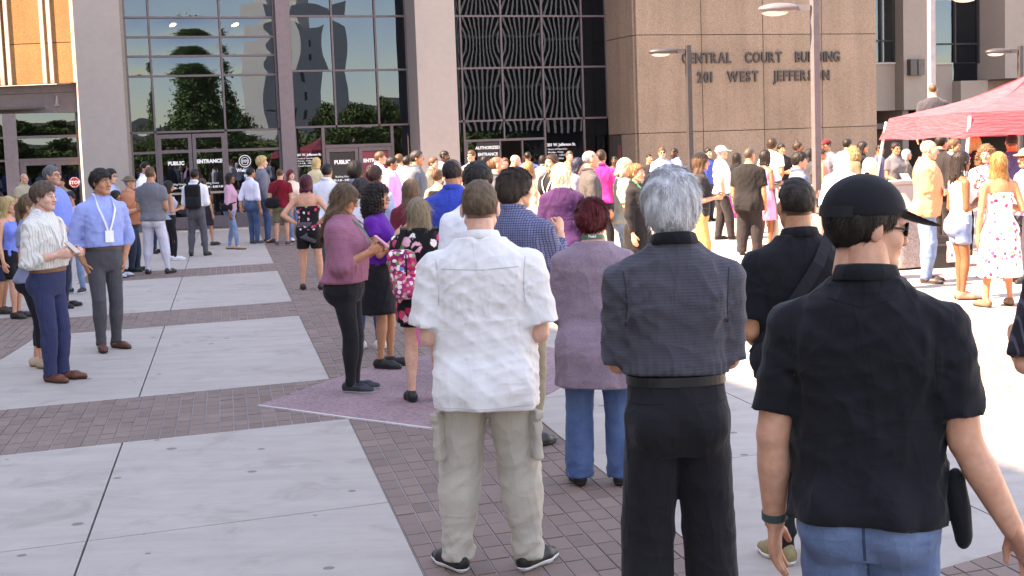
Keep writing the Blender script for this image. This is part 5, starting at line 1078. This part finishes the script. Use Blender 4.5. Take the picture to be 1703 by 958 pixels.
person('man in dark red hat and patterned shirt by the wall', 1376, 231, d=32.5, face=-60, skin='tan', hair=hr('short', BLK), hat=('cap', '5a1c22'), shirt=tee(m_cloth('check', '33363e', '7d828c', 1.0)), pants=slacks('24242c'), group=RG)
person('man in black and white patterned shirt with his back turned', 1408, 231, d=32, face=130, skin='tan', hair=hr('short', BLK), shirt=tee(m_cloth('check', '1c2026', '8a94a0', 1.0)), pants=slacks('24242c'), group=RG)
person('person with tan curly hair behind the white headscarf', 1418, 243, d=27.5, face=-80, sex='f', skin='tan', hair=hr('curly', ('7a5c40', 'b08c62')), shirt=tee('6b5a48', sleeve=1.8), pants=slim('24242c'), group=RG)
person('woman in peach top and black jacket by the wall end', 1433, 235, d=30.5, face=60, sex='f', skin='tan', hair=hr('long', BLK), shirt=jacket('1f1d22'), pants=slim('24222a'), group=RG)
person('person in loose white headscarf and white shirt', 1402, 252, d=18.5, face=150, sex='f', build=1.15, skin='tan', hair=hr('verylong', ('e6e4ea', 'f4f2f6')), shirt=dict(c=sol('e8e6ee'), sleeve=1.8, hem=.42, ease=.04, drape=.9, se=.03), pants=slacks('c8c6cc'), group=RG)
person('person with pale blonde hair lit by the sun', 1447, 262, d=17.2, face=170, sex='f', skin='pale', hair=hr('bob', ('e0d0b0', 'f2e8d4')), shirt=tee('e6dccc'), pants=slacks('8a8a94'), group=RG)
# --- around the canopy
person('man in shadow at the corner of the wing', 1466, 240, d=34, face=60, skin='brown', hair=hr('crew', BLK), shirt=tee('4a4e6a'), pants=slacks('24242c'), group=TG)
R_ = person('woman in glasses with a white paper and pale jeans', 1488, 237, d=28.5, face=30, sex='f', build=1.15, skin='tan', hair=hr('bun', BLK), shirt=tee('5c5a60'), pants=slacks(J1), glasses='clear', arms=('front', 'front'), group=TG, key='paper')
person('grey-haired person in brown top beyond the canopy leg', 1505, 248, d=30, face=80, sex='f', skin='tan', hair=hr('bob', GRY), shirt=tee('57504a'), pants=slacks('4a4640'), group=TG)
person('man in salmon shirt and jeans with folded arms', 1539, 232, foot=470, face=68, build=1.16, belly=.02, skin='light', hair=hr('thin', ('a89a8a', 'd8ccc0')), shirt=tee('d8946e', sleeve=.9, hem=.47, ease=.034, drape=.9, collar=True, wr=.006), pants=slacks(J1, leg=.03, cuff=.075), arms=('cross', 'cross'), stance=.13, shoes='3a302c', group=TG)
person('woman with dark braids, white vest top and denim shorts', 1597, 250, foot=498, face=98, sex='f', skin='brown', hair=hr('braids', ('1a1412', '352a26')), shirt=tank('d6d0d2'), pants=shorts(denim('5f759c', '9fb0cc'), hem=.38, leg=.03), arms=('phone', 'phone'), shoes='a86a58', group=TG)
person('woman with long auburn-blonde hair in white flowered dress', 1660, 252, foot=510, face=186, sex='f', skin='tan', hair=hr('long', ('8a5c34', 'c8935a')), shirt=dress(m_cloth('print', 'e4dcdc', 'c9a0a8', 1.0), hem=.20, sleeve=0, cut=.745, straps=True, flare=.22), pants=NONE, shoes='7a5844', arms=('elbow', 'down'), stance=.12, group=TG)
person('woman in black jacket with a pale bag strap under the canopy', 1622, 226, d=21.8, face=172, sex='f', build=1.2, skin='light', hair=hr('bob', BLD), shirt=jacket('26231f'), pants=slacks('1f1d20'), group=TG)
person('man in black suit under the canopy', 1566, 224, d=23, face=120, skin='light', hair=hr('short', BLK), shirt=jacket('2a2729'), pants=slacks('242224'), group=TG)
person('person in pale blue shirt under the canopy', 1586, 230, d=23.6, face=60, skin='tan', hair=hr('short', BRN), shirt=dshirt('8cb0cc'), pants=slacks('24242c'), group=TG)
person('heavy man in dark blue shirt and grey trousers under the canopy', 1680, 222, d=20.6, face=176, build=1.25, belly=.04, skin='tan', hair=hr('crew', BLK), shirt=tee('4a4c7a', hem=.56), pants=slacks('5a5654', leg=.03), group=TG)
person('curly-haired person in pale top between the two women', 1645, 240, d=18.6, face=-20, sex='f', skin='light', hair=hr('curly', ('5a4030', '8d6a4c')), shirt=tee('d8ccd0'), pants=slim('4a4a60'), arms=('carry', 'carry'), group=TG, key='bouq')
person('person in tan sun hat and lilac top at the right edge', 1702, 246, d=17.6, face=-75, sex='f', skin='tan', hair=hr('bob', DBR), hat=('sun_hat', 'b08f62'), shirt=tee('b890c8', sleeve=1.2), pants=slacks('3a3640'), arms=('front', 'front'), group=TG)
person('bald man in dark shirt standing high behind the canopy', 1551, 138, d=24.0, face=178, build=1.15, skin='light', hair=hr('bald', BRN), shirt=tee('3c3a40'), pants=slacks('2a2a30'), z0=1.12, group=TG)
# --- the baby held by the curly-haired woman
cr = PEOPLE['curly']
def baby():
    c = to_world(cr, (-.10, -.23, 1.13)); sk = srgb('dcae98'); root = empty('baby', tuple(c)); tag(root, 'bald baby in white held against the shoulder of the woman in purple', 'baby'); root.rotation_euler = (0, 0, RAD(-60))
    f = Field([-.13, -.14, -.2], [.13, .14, .16], .008); f.add(ell([0, .005, .075], [.062, .072, .066])); f.add(ell([0, -.03, .05], [.048, .045, .045]), .02); f.add(ell([0, 0, -.08], [.085, .075, .11]), .03)
    for q in (-1, 1): f.add(bone([q * .07, -.01, -.03], [q * .10, -.08, -.06], [.028, .022]), .02); f.add(ell([q * .062, .0, .065], [.008, .012, .016]), .005); f.add(bone([q * .05, -.03, -.15], [q * .07, -.1, -.17], [.035, .028]), .02)
    V, Q = f.mesh(); link('body', mk_mesh('body', V, [Q], m_skin(), True, np.tile(sk, (len(V), 1))), root)
    f = Field([-.13, -.13, -.21], [.13, .13, .02], .009); f.add(ell([0, 0, -.09], [.096, .086, .118])); 
    for q in (-1, 1): f.add(bone([q * .07, -.01, -.035], [q * .095, -.065, -.055], [.036, .032]), .02)
    f.cut(lambda x, y, z: z + .002 - .1 * y); V, Q = f.mesh(); link('romper', mk_mesh('romper', V, [Q], sol('e2e0e6'), True), root)
baby()
# ------------------------------------------------------------------ things people hold or wear over the shoulder
def box_at(name, label, cat, c, size, mat, rz=0.0, rx=0.0, group=None, parts=()):
    root = empty(name, tuple(c), rz); root.rotation_euler = (rx, 0, rz); tag(root, label, cat, group); x, y, z = [q / 2 for q in size]
    b = MB(); b.box(-x, x, -y, y, -z, z); b.build('case', mat, root)
    for nm, bx, m_ in parts: b = MB(); b.box(*bx); b.build(nm, m_, root)
    return root
def phone(R, side, label, col, tilt=-50):
    j = R['J'][side]; c = to_world(R, j['W'] + UNIT(j['D']) * .10 + np.array([-j['q'] * .03, -.01, .035])); s = (.072, .009, .148)
    box_at('mobile_phone', label, 'phone', c, s, m_plain(col, .35), RAD(R['face']), RAD(tilt), parts=[('screen', (-.033, .033, .0047, .0058, -.068, .068), m_plain('10141c', .08))])
phone(PEOPLE['pink'], 'r', 'pink phone in the hand of the woman in pink shirt', 'd08aa8'); phone(PEOPLE['stripe'], 'r', 'pale phone in the hand of the man in cream shirt', 'b9a898')
def pack(R, label, mat, x, y, z, sx, sy, sz, pocket_mat, strap, h=.011, tilt=0.0):
    H = R['H']; root = empty('backpack', tuple(to_world(R, (0, 0, 0))), RAD(R['face'])); tag(root, label, 'backpack')
    def rbox(c, r, rad):
        c, r = np.array(c), np.array(r)
        def fn(px, py, pz):
            px = px - c[0] - tilt * (pz - c[2]); q = [np.abs(px) - r[0] + rad, np.abs(py - c[1]) - r[1] + rad, np.abs(pz - c[2]) - r[2] + rad]; o = np.sqrt(sum(np.maximum(k, 0) ** 2 for k in q)); return o + np.minimum(np.maximum(np.maximum(q[0], q[1]), q[2]), 0) - rad
        return c - r - .03, c + r + .03, fn
    f = Field([x - sx - .06, y - sy - .02, z - sz - .02], [x + sx + .06, y + sy + .02, z + sz + .02], h); f.add(rbox((x, y, z), (sx, sy, sz), .06)); f.warp(folds(random.Random(3), .002, H)); V, Q = f.mesh(); link('bag', mk_mesh('bag', V, [Q], mat, True), root)
    f = Field([x - sx - .02, y, z - sz - .02], [x + sx + .02, y + sy + .06, z + .05], h); f.add(rbox((x, y + sy * .8, z - sz * .42), (sx * .8, sy * .45, sz * .42), .04)); V, Q = f.mesh(); link('pocket', mk_mesh('pocket', V, [Q], pocket_mat, True), root)
    for q in (-1, 1):
        b = MB(); pts = [(x + q * sx * .55, y - sy * .6, z + sz * .85), (q * .075 * H, .06 * H, .855 * H), (q * .08 * H, -.02 * H, .862 * H), (q * .085 * H, -.085 * H, .78 * H), (q * .09 * H, -.08 * H, .66 * H), (x + q * sx * .7, y - sy * .4, z - sz * .7)]
        b.ribbon(pts, .045, (1, 0, 0)); b.build('strap', strap, root)
    b = MB(); b.tube((x - .02, y + sy * .98, z - sz * .1), (x - .02, y + sy * 1.0, z + sz * .8), .006); b.build('zip', strap, root); return root
pk = PEOPLE['pack']; pack(pk, 'black backpack worn by the man in white shirt near the doors', sol('15151a', .5), 0, .19, .69 * pk['H'], .16, .085, .25, sol('1c1c22', .5), sol('121216', .4), .02)
fl = PEOPLE['floral']; bp = pack(fl, 'pink and multicoloured floral backpack on the woman with fair hair', m_cloth('multi', '8a2458', '4a8ad0', .5), .13, .19, .645 * fl['H'], .11, .08, .19, m_cloth('multi', 'a83474', 'e0c04a', .5), sol('1b181c', .4), .011, .12)
b = MB(); b.ribbon([(.05, .255, .50 * fl['H']), (.035, .262, .42 * fl['H']), (.05, .258, .36 * fl['H']), (.03, .262, .30 * fl['H'])], .022, (1, 0, 0)); b.build('pull_ribbon', m_plain('e0609c', .6), bp)
def shoulder_bag(R, label, col, x, y, z, sx, sy, sz, front=True):
    root = empty('shoulder_bag', tuple(to_world(R, (0, 0, 0))), RAD(R['face'])); tag(root, label, 'bag'); H = R['H']; f = Field([x - sx - .03, y - sy - .03, z - sz - .03], [x + sx + .03, y + sy + .03, z + sz + .03], .014)
    f.add(ell((x, y, z), (sx * 1.15, sy * 1.15, sz * 1.15))); f.cut(lambda px, py, pz: np.maximum(np.maximum(np.abs(px - x) - sx, np.abs(py - y) - sy), np.abs(pz - z) - sz)); V, Q = f.mesh(); link('bag', mk_mesh('bag', V, [Q], sol(col, .5), True), root)
    q = -1 if x > 0 else 1; e = .025; b = MB(); ta, tb = .10 * H, .075 * H
    b.ribbon([(x, y + .03, z + sz * .6), (x * .6, tb + e + .03, .66 * H), (0, tb + e + .035, .74 * H), (q * .05 * H, tb + .015, .83 * H), (q * .058 * H, .01, .872 * H), (q * .05 * H, -tb + .01, .82 * H), (0, -tb - e - .015, .72 * H), (x * .7, -tb - e, .62 * H), (x, y - .03, z + sz * .6)], .032, (.5, 0, .8)); b.build('strap', sol(col, .3), root)
q = PEOPLE['bag']; shoulder_bag(q, 'small black handbag on the woman in pink top', '17151a', -.20, .05, .56 * q['H'], .05, .13, .09)
q = PEOPLE['mred']; shoulder_bag(q, 'black messenger bag on the man in dark red', '1a181c', .14, .17, .56 * q['H'], .17, .07, .12)
# strap and pouch of the nearest men, wrist band
q = PEOPLE['strap']; H = q['H']; sb = empty('sling_bag', tuple(to_world(q, (0, 0, 0))), RAD(q['face'])); tag(sb, 'black sling strap running diagonally across the man in black shirt', 'bag')
def back_y(R, x, z, e): 
    a, bb, cy = [np.interp(z, R['zs'], R[k]) for k in ('ta', 'tb', 'tc')]; a += e; bb += e; return cy + bb * max(0.05, 1 - min(1, abs(x) / a) ** 2.3) ** (1 / 2.3)
b = MB(); pts = [np.array([-.07 * H + (.20 * H) * t, 0, (.862 - .30 * t) * H]) for t in np.linspace(0, 1, 14)]
for p in pts: p[1] = max(back_y(q, p[0], min(p[2], .80 * H), .038), .055) + .012 - (max(0, p[2] - .80 * H)) * .75
b.ribbon(pts, .055, UNIT((.83, 0, .55))); b.build('strap', sol('201f26', .3), sb)
f = Field([.08, -.06, .48 * H], [.26, .14, .62 * H], .012); f.add(ell((.17, .05, .55 * H), (.07, .08, .085))); V, Q = f.mesh(); link('bag', mk_mesh('bag', V, [Q], sol('1a191f', .5), True), sb)
q = PEOPLE['cap']; H = q['H']; po = empty('belt_pouch', tuple(to_world(q, (0, 0, 0))), RAD(q['face'])); tag(po, 'small black pouch on the right hip of the man in the cap', 'pouch')
f = Field([-.32, -.08, .44 * H], [-.15, .10, .58 * H], .008); f.add(bone((-.225, .01, .55 * H), (-.245, .01, .475 * H), [.045, .05, .04], (np.array([1.0, 0, 0]), .6)), .01); V, Q = f.mesh(); link('bag', mk_mesh('bag', V, [Q], sol('121217', .6), True), po)
j = q['J']['l']; wc = j['W'] - UNIT(j['D']) * .02; b = MB(); b.tube(wc - UNIT(j['D']) * .011, wc + UNIT(j['D']) * .011, .036, .036, 18); o = b.build('wrist_band', m_plain('3a4a48', .6)); o.matrix_world = q['root'].matrix_basis.copy(); tag(o, 'dark green band on the left wrist of the man in the cap', 'wristband')
def back_text(R, s, size, m):
    H = R['H']; rr = (.046 if m else .040) * H; nb = .860 * H; me = text_mesh(s, size, 0, size * .03); me.materials.clear(); me.materials.append(m_plain('dfe9e4', .6))
    for v in me.vertices: a = v.co.x / rr; zz = v.co.y - size * .33; v.co = (-(rr + .003) * math.sin(a), .012 * H + (rr * 1.06 + .003) * math.cos(a), nb + .022 + .010 * math.cos(a) + zz)
    lan = [c for c in R['root'].children if c.name.startswith('lanyard')]; o = link('lettering', me, lan[0] if lan else R['root'])
back_text(PEOPLE['white'], 'Works', .022, True); back_text(PEOPLE['red'], 'Field', .022, False)
# cargo pockets on the khaki trousers, back pockets on the jeans, flannel shirt round the waist
q = PEOPLE['white']; H = q['H']
for s in (-1, 1):
    kn, hp = q['J']['l' if s > 0 else 'r']['knee'], q['J']['l' if s > 0 else 'r']['hip']; c = hp + (kn - hp) * .60; f = Field(c - .2, c + .2, .008); ang = rotz(s * -0.55)
    def rb(o, r, rad):
        o = c + np.array(o)
        def fn(x, y, z):
            px, py, pz = x - o[0], y - o[1], z - o[2]; X, Y = ang[0, 0] * px + ang[1, 0] * py, ang[0, 1] * px + ang[1, 1] * py; k = [np.abs(X) - r[0] + rad, np.abs(Y) - r[1] + rad, np.abs(pz) - r[2] + rad]; return np.sqrt(sum(np.maximum(i, 0) ** 2 for i in k)) + np.minimum(np.maximum(np.maximum(k[0], k[1]), k[2]), 0) - rad
        return o - .2, o + .2, fn
    f.add(rb((s * .080, .045, -.02), (.024, .072, .105), .014), .006); f.add(rb((s * .085, .049, .082), (.026, .078, .024), .010), .004); f.warp(folds(random.Random(8), .004, H)); V, Q = f.mesh(); link('cargo_pocket', mk_mesh('cargo_pocket', V, [Q], sol('b2a89c'), True), q['root'])
# seams and pockets laid on the cloth of the nearest figures
from mathutils.bvhtree import BVHTree
def cloth(R, nm): return [o for o in R['root'].children if o.name.split('.')[0] == nm][0]
BV = {}
def tree_of(o):
    if o.name not in BV: BV[o.name] = make_tree(o)
    return BV[o.name]
def make_tree(o): return BVHTree.FromPolygons([tuple(v.co) for v in o.data.vertices], [tuple(p.vertices) for p in o.data.polygons])
def lay(bt, x, z, e):
    h = bt.ray_cast(Vector((x, .8, z)), Vector((0, -1, 0))); return None if h[0] is None else np.array(h[0]) + np.array(h[1]) * e * (1 if h[1].y > 0 else -1)
def seam(o, pts, mat, w=.004, name='seam'):
    bt = tree_of(o); P = []; N = max(8, int(sum(math.dist(a, b_) for a, b_ in zip(pts[:-1], pts[1:])) / .012)); cum = np.linspace(0, len(pts) - 1, N)
    for t in cum: i = min(int(t), len(pts) - 2); u_ = t - i; P.append(lay(bt, pts[i][0] * (1 - u_) + pts[i + 1][0] * u_, pts[i][1] * (1 - u_) + pts[i + 1][1] * u_, .0012))
    V, Pq = [], []
    for i in range(len(P) - 1):
        if P[i] is None or P[i + 1] is None or np.linalg.norm(P[i + 1] - P[i]) > .05: continue
        tn = UNIT(P[i + 1] - P[i]); sd_ = UNIT(np.cross(tn, (0, 1, 0))); k = len(V); V += [P[i] - sd_ * w / 2, P[i] + sd_ * w / 2, P[i + 1] + sd_ * w / 2, P[i + 1] - sd_ * w / 2]; Pq.append((k, k + 1, k + 2, k + 3))
    if V: link(name, mk_mesh(name, V, [Pq], mat, True), o)
def patch(o, x0, x1, z0, z1, mat, name, taper=.0, e=.003):
    bt = tree_of(o); n_ = 12; V, Pq = [], []
    for k in range(n_ + 1):
        for i in range(n_ + 1):
            t = k / n_; xm, hw_ = (x0 + x1) / 2, (x1 - x0) / 2 * (1 - taper * (1 - t)); x = xm + hw_ * (2 * i / n_ - 1); z = z0 + (z1 - z0) * t + (taper * .10 * abs(2 * i / n_ - 1) * (1 - t)); p = lay(bt, x, z, e); V.append(p if p is not None else np.array([x, .1, z]))
    Pq = [(k * (n_ + 1) + i, k * (n_ + 1) + i + 1, (k + 1) * (n_ + 1) + i + 1, (k + 1) * (n_ + 1) + i) for k in range(n_) for i in range(n_)]; link(name, mk_mesh(name, V, [Pq], mat, True), o)
W_ = PEOPLE['white']; H = W_['H']; sh = cloth(W_, 'shirt'); DS = m_plain('b9b6ba', .9)
for s in (-1, 1): seam(sh, [(s * .198, .815 * H), (s * .190, .78 * H), (s * .186, .74 * H), (s * .192, .70 * H)], DS, .005)
seam(sh, [(-.17, .792 * H), (0, .788 * H), (.17, .792 * H)], DS, .004); seam(sh, [(-.24, .448 * H), (0, .446 * H), (.24, .448 * H)], DS, .003)
C_ = PEOPLE['cap']; H = C_['H']; sh = cloth(C_, 'shirt'); DB_ = m_plain('0b0b0e', .95)
for s in (-1, 1): seam(sh, [(s * .192, .81 * H), (s * .184, .78 * H), (s * .180, .74 * H), (s * .186, .70 * H)], DB_, .005)
seam(sh, [(-.09, .835 * H), (0, .822 * H), (.09, .835 * H)], DB_, .005); seam(sh, [(-.24, .492 * H), (0, .490 * H), (.24, .492 * H)], DB_, .004)
jn = cloth(C_, 'trousers'); PJ = denim('4c6184', '8397b6'); GO = m_plain('8f8a84', .8)
for s in (-1, 1):
    patch(jn, s * .10 - .065, s * .10 + .065, .395 * H, .478 * H, PJ, 'back_pocket', .16); seam(jn, [(s * .10 - .060, .474 * H), (s * .10 + .060, .474 * H)], GO, .003); seam(jn, [(s * .10 - .062, .478 * H), (s * .10 - .052, .41 * H), (s * .10, .398 * H), (s * .10 + .052, .41 * H), (s * .10 + .062, .478 * H)], GO, .003)
seam(jn, [(0, .50 * H), (0, .44 * H), (0, .40 * H)], m_plain('34455f', .9), .008)
Gq = PEOPLE['gray']; H = Gq['H']; sh = cloth(Gq, 'shirt'); DG_ = m_plain('2b2b36', .95)
for s in (-1, 1): seam(sh, [(s * .190, .81 * H), (s * .182, .78 * H), (s * .178, .74 * H), (s * .184, .70 * H)], DG_, .005)
tr = cloth(Gq, 'trousers'); BK = m_plain('0d0c10', .9)
for s in (-1, 1): seam(tr, [(s * .12 - .06, .548 * H), (s * .12 + .06, .545 * H)], BK, .006, 'pocket_welt')
seam(tr, [(0, .585 * H), (0, .50 * H), (0, .46 * H)], BK, .005)
q = PEOPLE['tattoo']; H = q['H']; f = Field([-.24, -.2, .36 * H], [.24, .24, .62 * H], .018); f.add(loft(np.array([.37, .45, .52, .60]) * H, np.array([.16, .19, .185, .15]), np.array([.11, .14, .14, .105]), [.02] * 4, [.03] * 4)); f.warp(folds(random.Random(4), .008, H)); f.cut(lambda x, y, z: np.maximum(z - .595 * H, (.42 + .25 * (x + .05)) * H - z)); V, Q = f.mesh(); fs = link('tied_shirt', mk_mesh('tied_shirt', V, [Q], m_cloth('check', '1e1c22', '6a6870', 1.0), True), q['root'])
q = PEOPLE['blue']; H = q['H']; b = MB(); z = .70 * H; y = -.105
for s in (-1, 1): b.tube((s * .03, y - .01, z), (s * .03, y - .014, z + .001), .024, .024, 10)
b.tube((-.055, y, z + .01), (.055, y, z + .01), .006); o = b.build('sunglasses', m_plain('101013', .2)); o.matrix_world = q['root'].matrix_basis.copy(); tag(o, 'dark sunglasses hanging from the lanyard of the man in light blue', 'sunglasses')
q = PEOPLE['clip']; j = q['J']['r']; box_at('clipboard', 'dark clipboard held by the person in black cap', 'clipboard', to_world(q, j['W'] + UNIT(j['D']) * .12 + np.array([.08, 0, .03])), (.24, .012, .32), m_plain('2c4a3c', .5), RAD(q['face']), RAD(-65), parts=[('paper', (-.105, .105, .007, .010, -.15, .14), m_plain('e4e4e2', .7))])
q = PEOPLE['paper']; j = q['J']['l']; box_at('paper_sheet', 'white sheet of paper held by the woman in glasses', 'paper', to_world(q, j['W'] + np.array([-.05, -.10, .05])), (.22, .006, .28), m_plain('ecebee', .7), RAD(q['face']), RAD(-35))
# flowers
q = PEOPLE['bouq']; c = to_world(q, (0, -.34, 1.22)); root = empty('flower_bouquet', tuple(c)); tag(root, 'bunch of pink, red and violet flowers under the canopy', 'flowers'); rg = random.Random(2)
for nm, cols, n_ in (('pink_blossoms', 'd8307a', 34), ('red_blossoms', 'b81e3c', 26), ('violet_blossoms', '7a58c8', 20), ('pale_blossoms', 'e8b0d0', 22)):
    V, P = [], []
    for i in range(n_):
        cc = np.array([rg.gauss(0, .09), rg.gauss(0, .08), rg.gauss(0, .12)])
        for k in range(6):
            a = UNIT([rg.gauss(0, 1) for _ in range(3)]); bb = UNIT(np.cross(a, [rg.gauss(0, 1) for _ in range(3)])); s = .024; k0 = len(V); V += [cc, cc + a * s + bb * s * .6, cc + a * s * 1.6, cc + a * s - bb * s * .6]; P.append((k0, k0 + 1, k0 + 2, k0 + 3))
    o = link(nm, mk_mesh(nm, V, [P], m_plain(cols, .6)), root); o['kind'] = 'stuff'
b = MB()
for i in range(16): b.tube((rg.gauss(0, .06), rg.gauss(0, .06), -.02), (rg.gauss(0, .015), rg.gauss(0, .015), -.30), .004, None, 5)
b.build('stems', m_plain('44602e', .7), root)['kind'] = 'stuff'
# ------------------------------------------------------------------ lamps, canopy, bins, planter, railing
def lamp_post(label, x, y, h, arm, col, arm_len=.75):
    root = empty('lamp_post', (x, y, 0)); tag(root, label, 'lamp post', 'lamp posts on the plaza'); m_ = m_plain(col, .5, .3); b = MB(); b.box(-.055, .055, -.055, .055, 0, h + .06); b.build('pole', m_, root, rz=TH); b = MB(); b.box(-.16, .16, -.16, .16, 0, .10); b.build('base_plate', m_, root, rz=TH)
    b = MB(); b.box(.075 * arm, arm * .30, -.04, .04, h - .12, h - .02); b.build('arm', m_, root)
    f = Field([-.5 * abs(arm) - .5, -.28, -.2], [.5 * abs(arm) + .5, .28, .2], .014); cx = arm * (.22 + arm_len * .5)
    f = Field([cx - .45, -.26, h - .25], [cx + .45, .26, h + .12], .014); f.add(ell((cx, 0, h - .07), (arm_len * .46, .17, .090))); f.cut(lambda px, py, pz: (h - .125) - pz); V, Q = f.mesh(); hd_ = link('lamp_head', mk_mesh('lamp_head', V, [Q], m_, True), root)
    f = Field([cx - .3, -.2, h - .22], [cx + .3, .2, h - .05], .014); f.add(ell((cx + arm * .06, 0, h - .125), (arm_len * .30, .14, .062))); V, Q = f.mesh(); link('lens', mk_mesh('lens', V, [Q], m_plain('cfc9c4', .25), True), hd_)
p = atd(1147, 200, 33); lamp_post('dark lamp post standing before the lettered stone wall', p[0], p[1], 4.17, -1, '433d3f')
p = atd(1356, 120, 22.6); lamp_post('sunlit lamp post crossing the end of the lettered wall', p[0], p[1], 4.10, -1, '6a6466', .72)
p = atd(1549, 80, 27); lamp_post('pale lamp post behind the man above the canopy', p[0], p[1], 4.62, 1, '9a9498', .72)
p = atd(1697, 100, 37); lamp_post('lamp post at the far right before the annex', p[0], p[1], 4.12, -1, '433d3f')
# pop-up canopy
cx_, cy_ = 7.85, 20.7; cn = empty('pop_up_canopy', (cx_, cy_, 0), RAD(4)); tag(cn, 'faded red pop-up canopy on slanted white legs', 'canopy'); w, ze, zt, zp = 1.75, 1.87, 2.20, 2.78
b = MB(); n_ = 10; V, P = [], []
cor = [(-w, -w), (w, -w), (w, w), (-w, w)]
for k in range(4):
    (x0, y0), (x1, y1) = cor[k], cor[(k + 1) % 4]; base = len(V)
    for i in range(n_ + 1):
        for jx in range(9):
            t = jx / 8; ax, ay = x0 + (x1 - x0) * t, y0 + (y1 - y0) * t; s = i / n_; r = 1 - s; sag = -.10 * math.sin(math.pi * s) * (1 - abs(2 * t - 1) ** 2 * .2); V.append((ax * r * .93, ay * r * .93, zt + (zp - zt) * s + sag + .012 * math.sin(9 * t + 6 * s)))
    P += [(base + i * 9 + jx, base + i * 9 + jx + 1, base + (i + 1) * 9 + jx + 1, base + (i + 1) * 9 + jx) for i in range(n_) for jx in range(8)]
link('roof', mk_mesh('roof', V, [P], m_canvas('bc5f69'), True), cn)
for k in range(4):
    (x0, y0), (x1, y1) = cor[k], cor[(k + 1) % 4]; V, P = [], []
    for i in range(5):
        for jx in range(17):
            t = jx / 16; s = i / 4; q = .93 + .07 * s; wv = .012 * math.sin(t * 22 + k) * s; V.append(((x0 + (x1 - x0) * t) * (q + wv), (y0 + (y1 - y0) * t) * (q + wv), zt + (ze - zt) * s + .015 * math.sin(t * 11) * s))
    P = [(i * 17 + jx, i * 17 + jx + 1, (i + 1) * 17 + jx + 1, (i + 1) * 17 + jx) for i in range(4) for jx in range(16)]; link('valance', mk_mesh('valance', V, [P], m_canvas('b65862'), True), cn)
for x, y in cor: b = MB(); b.tube((x * .95, y * .95, zt - .05), (x * 1.12, y * 1.12, 0), .024, .024, 8); b.build('leg', m_plain('d9d7dc', .4), cn); 
b = MB(); b.tube((-w * .98, -w * .985 - .012, 2.02), (-w * .98 + .001, -w * .985 - .016, 2.021), .075, .075, 20)
# planter wall, bins, railing
pl = empty('planter_wall', (0, 0, 0)); tag(pl, 'sunlit pale concrete planter wall behind the crowd', 'planter'); a0, a1 = atd(1383, 330, 23.0)[:2], np.array([9.2, 24.8]); dv = UNIT([a1[0] - a0[0], a1[1] - a0[1]]); nv = np.array([dv[1], -dv[0]])
def PW(u, o, z): return np.array([a0[0] + dv[0] * u + nv[0] * o, a0[1] + dv[1] * u + nv[1] * o, z])
b = MB(PW); L = float(np.linalg.norm(a1 - a0)); b.add([(0, .35, 0), (L, .35, 0), (L, 0, 1.1), (0, 0, 1.1), (0, -1.8, 0), (L, -1.8, 0), (L, -1.8, 1.1), (0, -1.8, 1.1)], [(0, 1, 2, 3), (7, 6, 5, 4), (1, 5, 6, 2), (4, 0, 3, 7), (3, 2, 6, 7)]); b.build('wall', m_concrete('c8c2ba', .4), pl); b = MB(PW); b.box(-.06, L, -.35, .03, 1.102, 1.16); b.build('coping', m_concrete('cfc9c2', .4), pl)
def trash(label, px, py, w_, h_, col):
    p = gnd(px, py); root = empty('trash_bin', (p[0], p[1], 0), TH); tag(root, label, 'trash bin'); f = Field([-w_, -w_, 0], [w_, w_, h_], .02); f.add(loft(np.array([.03, h_ * .9]), [w_ * .5] * 2, [w_ * .5] * 2, [0] * 2, [0] * 2, 6)); f.cut(lambda x, y, z: np.maximum(.02 - z, z - h_ * .86)); V, Q = f.mesh(); link('body', mk_mesh('body', V, [Q], m_aggregate(col), True), root)
    b = MB(); b.box(-w_ * .53, w_ * .53, -w_ * .53, w_ * .53, h_ * .865, h_ * .95); b.build('lid', m_plain('6a6460', .6), root); b = MB(); b.tube((0, 0, h_ * .951), (0, 0, h_ * .957), w_ * .28, w_ * .28, 18); b.build('opening', m_plain('1a1818', .8), root)
trash('stone trash bin behind the man in the black cap', 1370, 428, .46, .86, '9a8a80'); trash('grey trash bin left of the man in salmon shirt', 1499, 447, .5, .9, '8d888a')
p = gnd(1568, 446); box_at('equipment_case', 'black equipment case with a white panel by the salmon-shirted man', 'case', (p[0], p[1] + .2, .225), (.62, .45, .45), m_plain('1c1a1e', .5), RAD(8), parts=[('panel', (.02, .29, -.236, -.228, -.14, .16), m_plain('d8d4da', .6)), ('dial', (.07, .11, -.246, -.237, -.06, -.02), m_plain('6a6870', .5)), ('dial', (.19, .23, -.246, -.237, -.06, -.02), m_plain('6a6870', .5)), ('handle', (-.20, .0, -.246, -.226, .10, .13), m_plain('3a383c', .5))])
rl = empty('railing', (0, 0, 0)); tag(rl, 'black metal railing in front of the stone wall', 'railing'); r0_, r1_ = atd(1286, 280, 30.2), atd(1345, 280, 30.8)
for z in (1.02, .18): b = MB(); b.tube((r0_[0], r0_[1], z), (r1_[0], r1_[1], z), .022); b.build('rail', m_plain('1d1b1c', .5), rl)
for i in range(9): t = i / 8; x, y = r0_[0] + (r1_[0] - r0_[0]) * t, r0_[1] + (r1_[1] - r0_[1]) * t; b = MB(); b.tube((x, y, 0 if i % 4 == 0 else .18), (x, y, 1.02), .014 if i % 4 else .022, None, 6); b.build('bar', m_plain('1d1b1c', .5), rl)
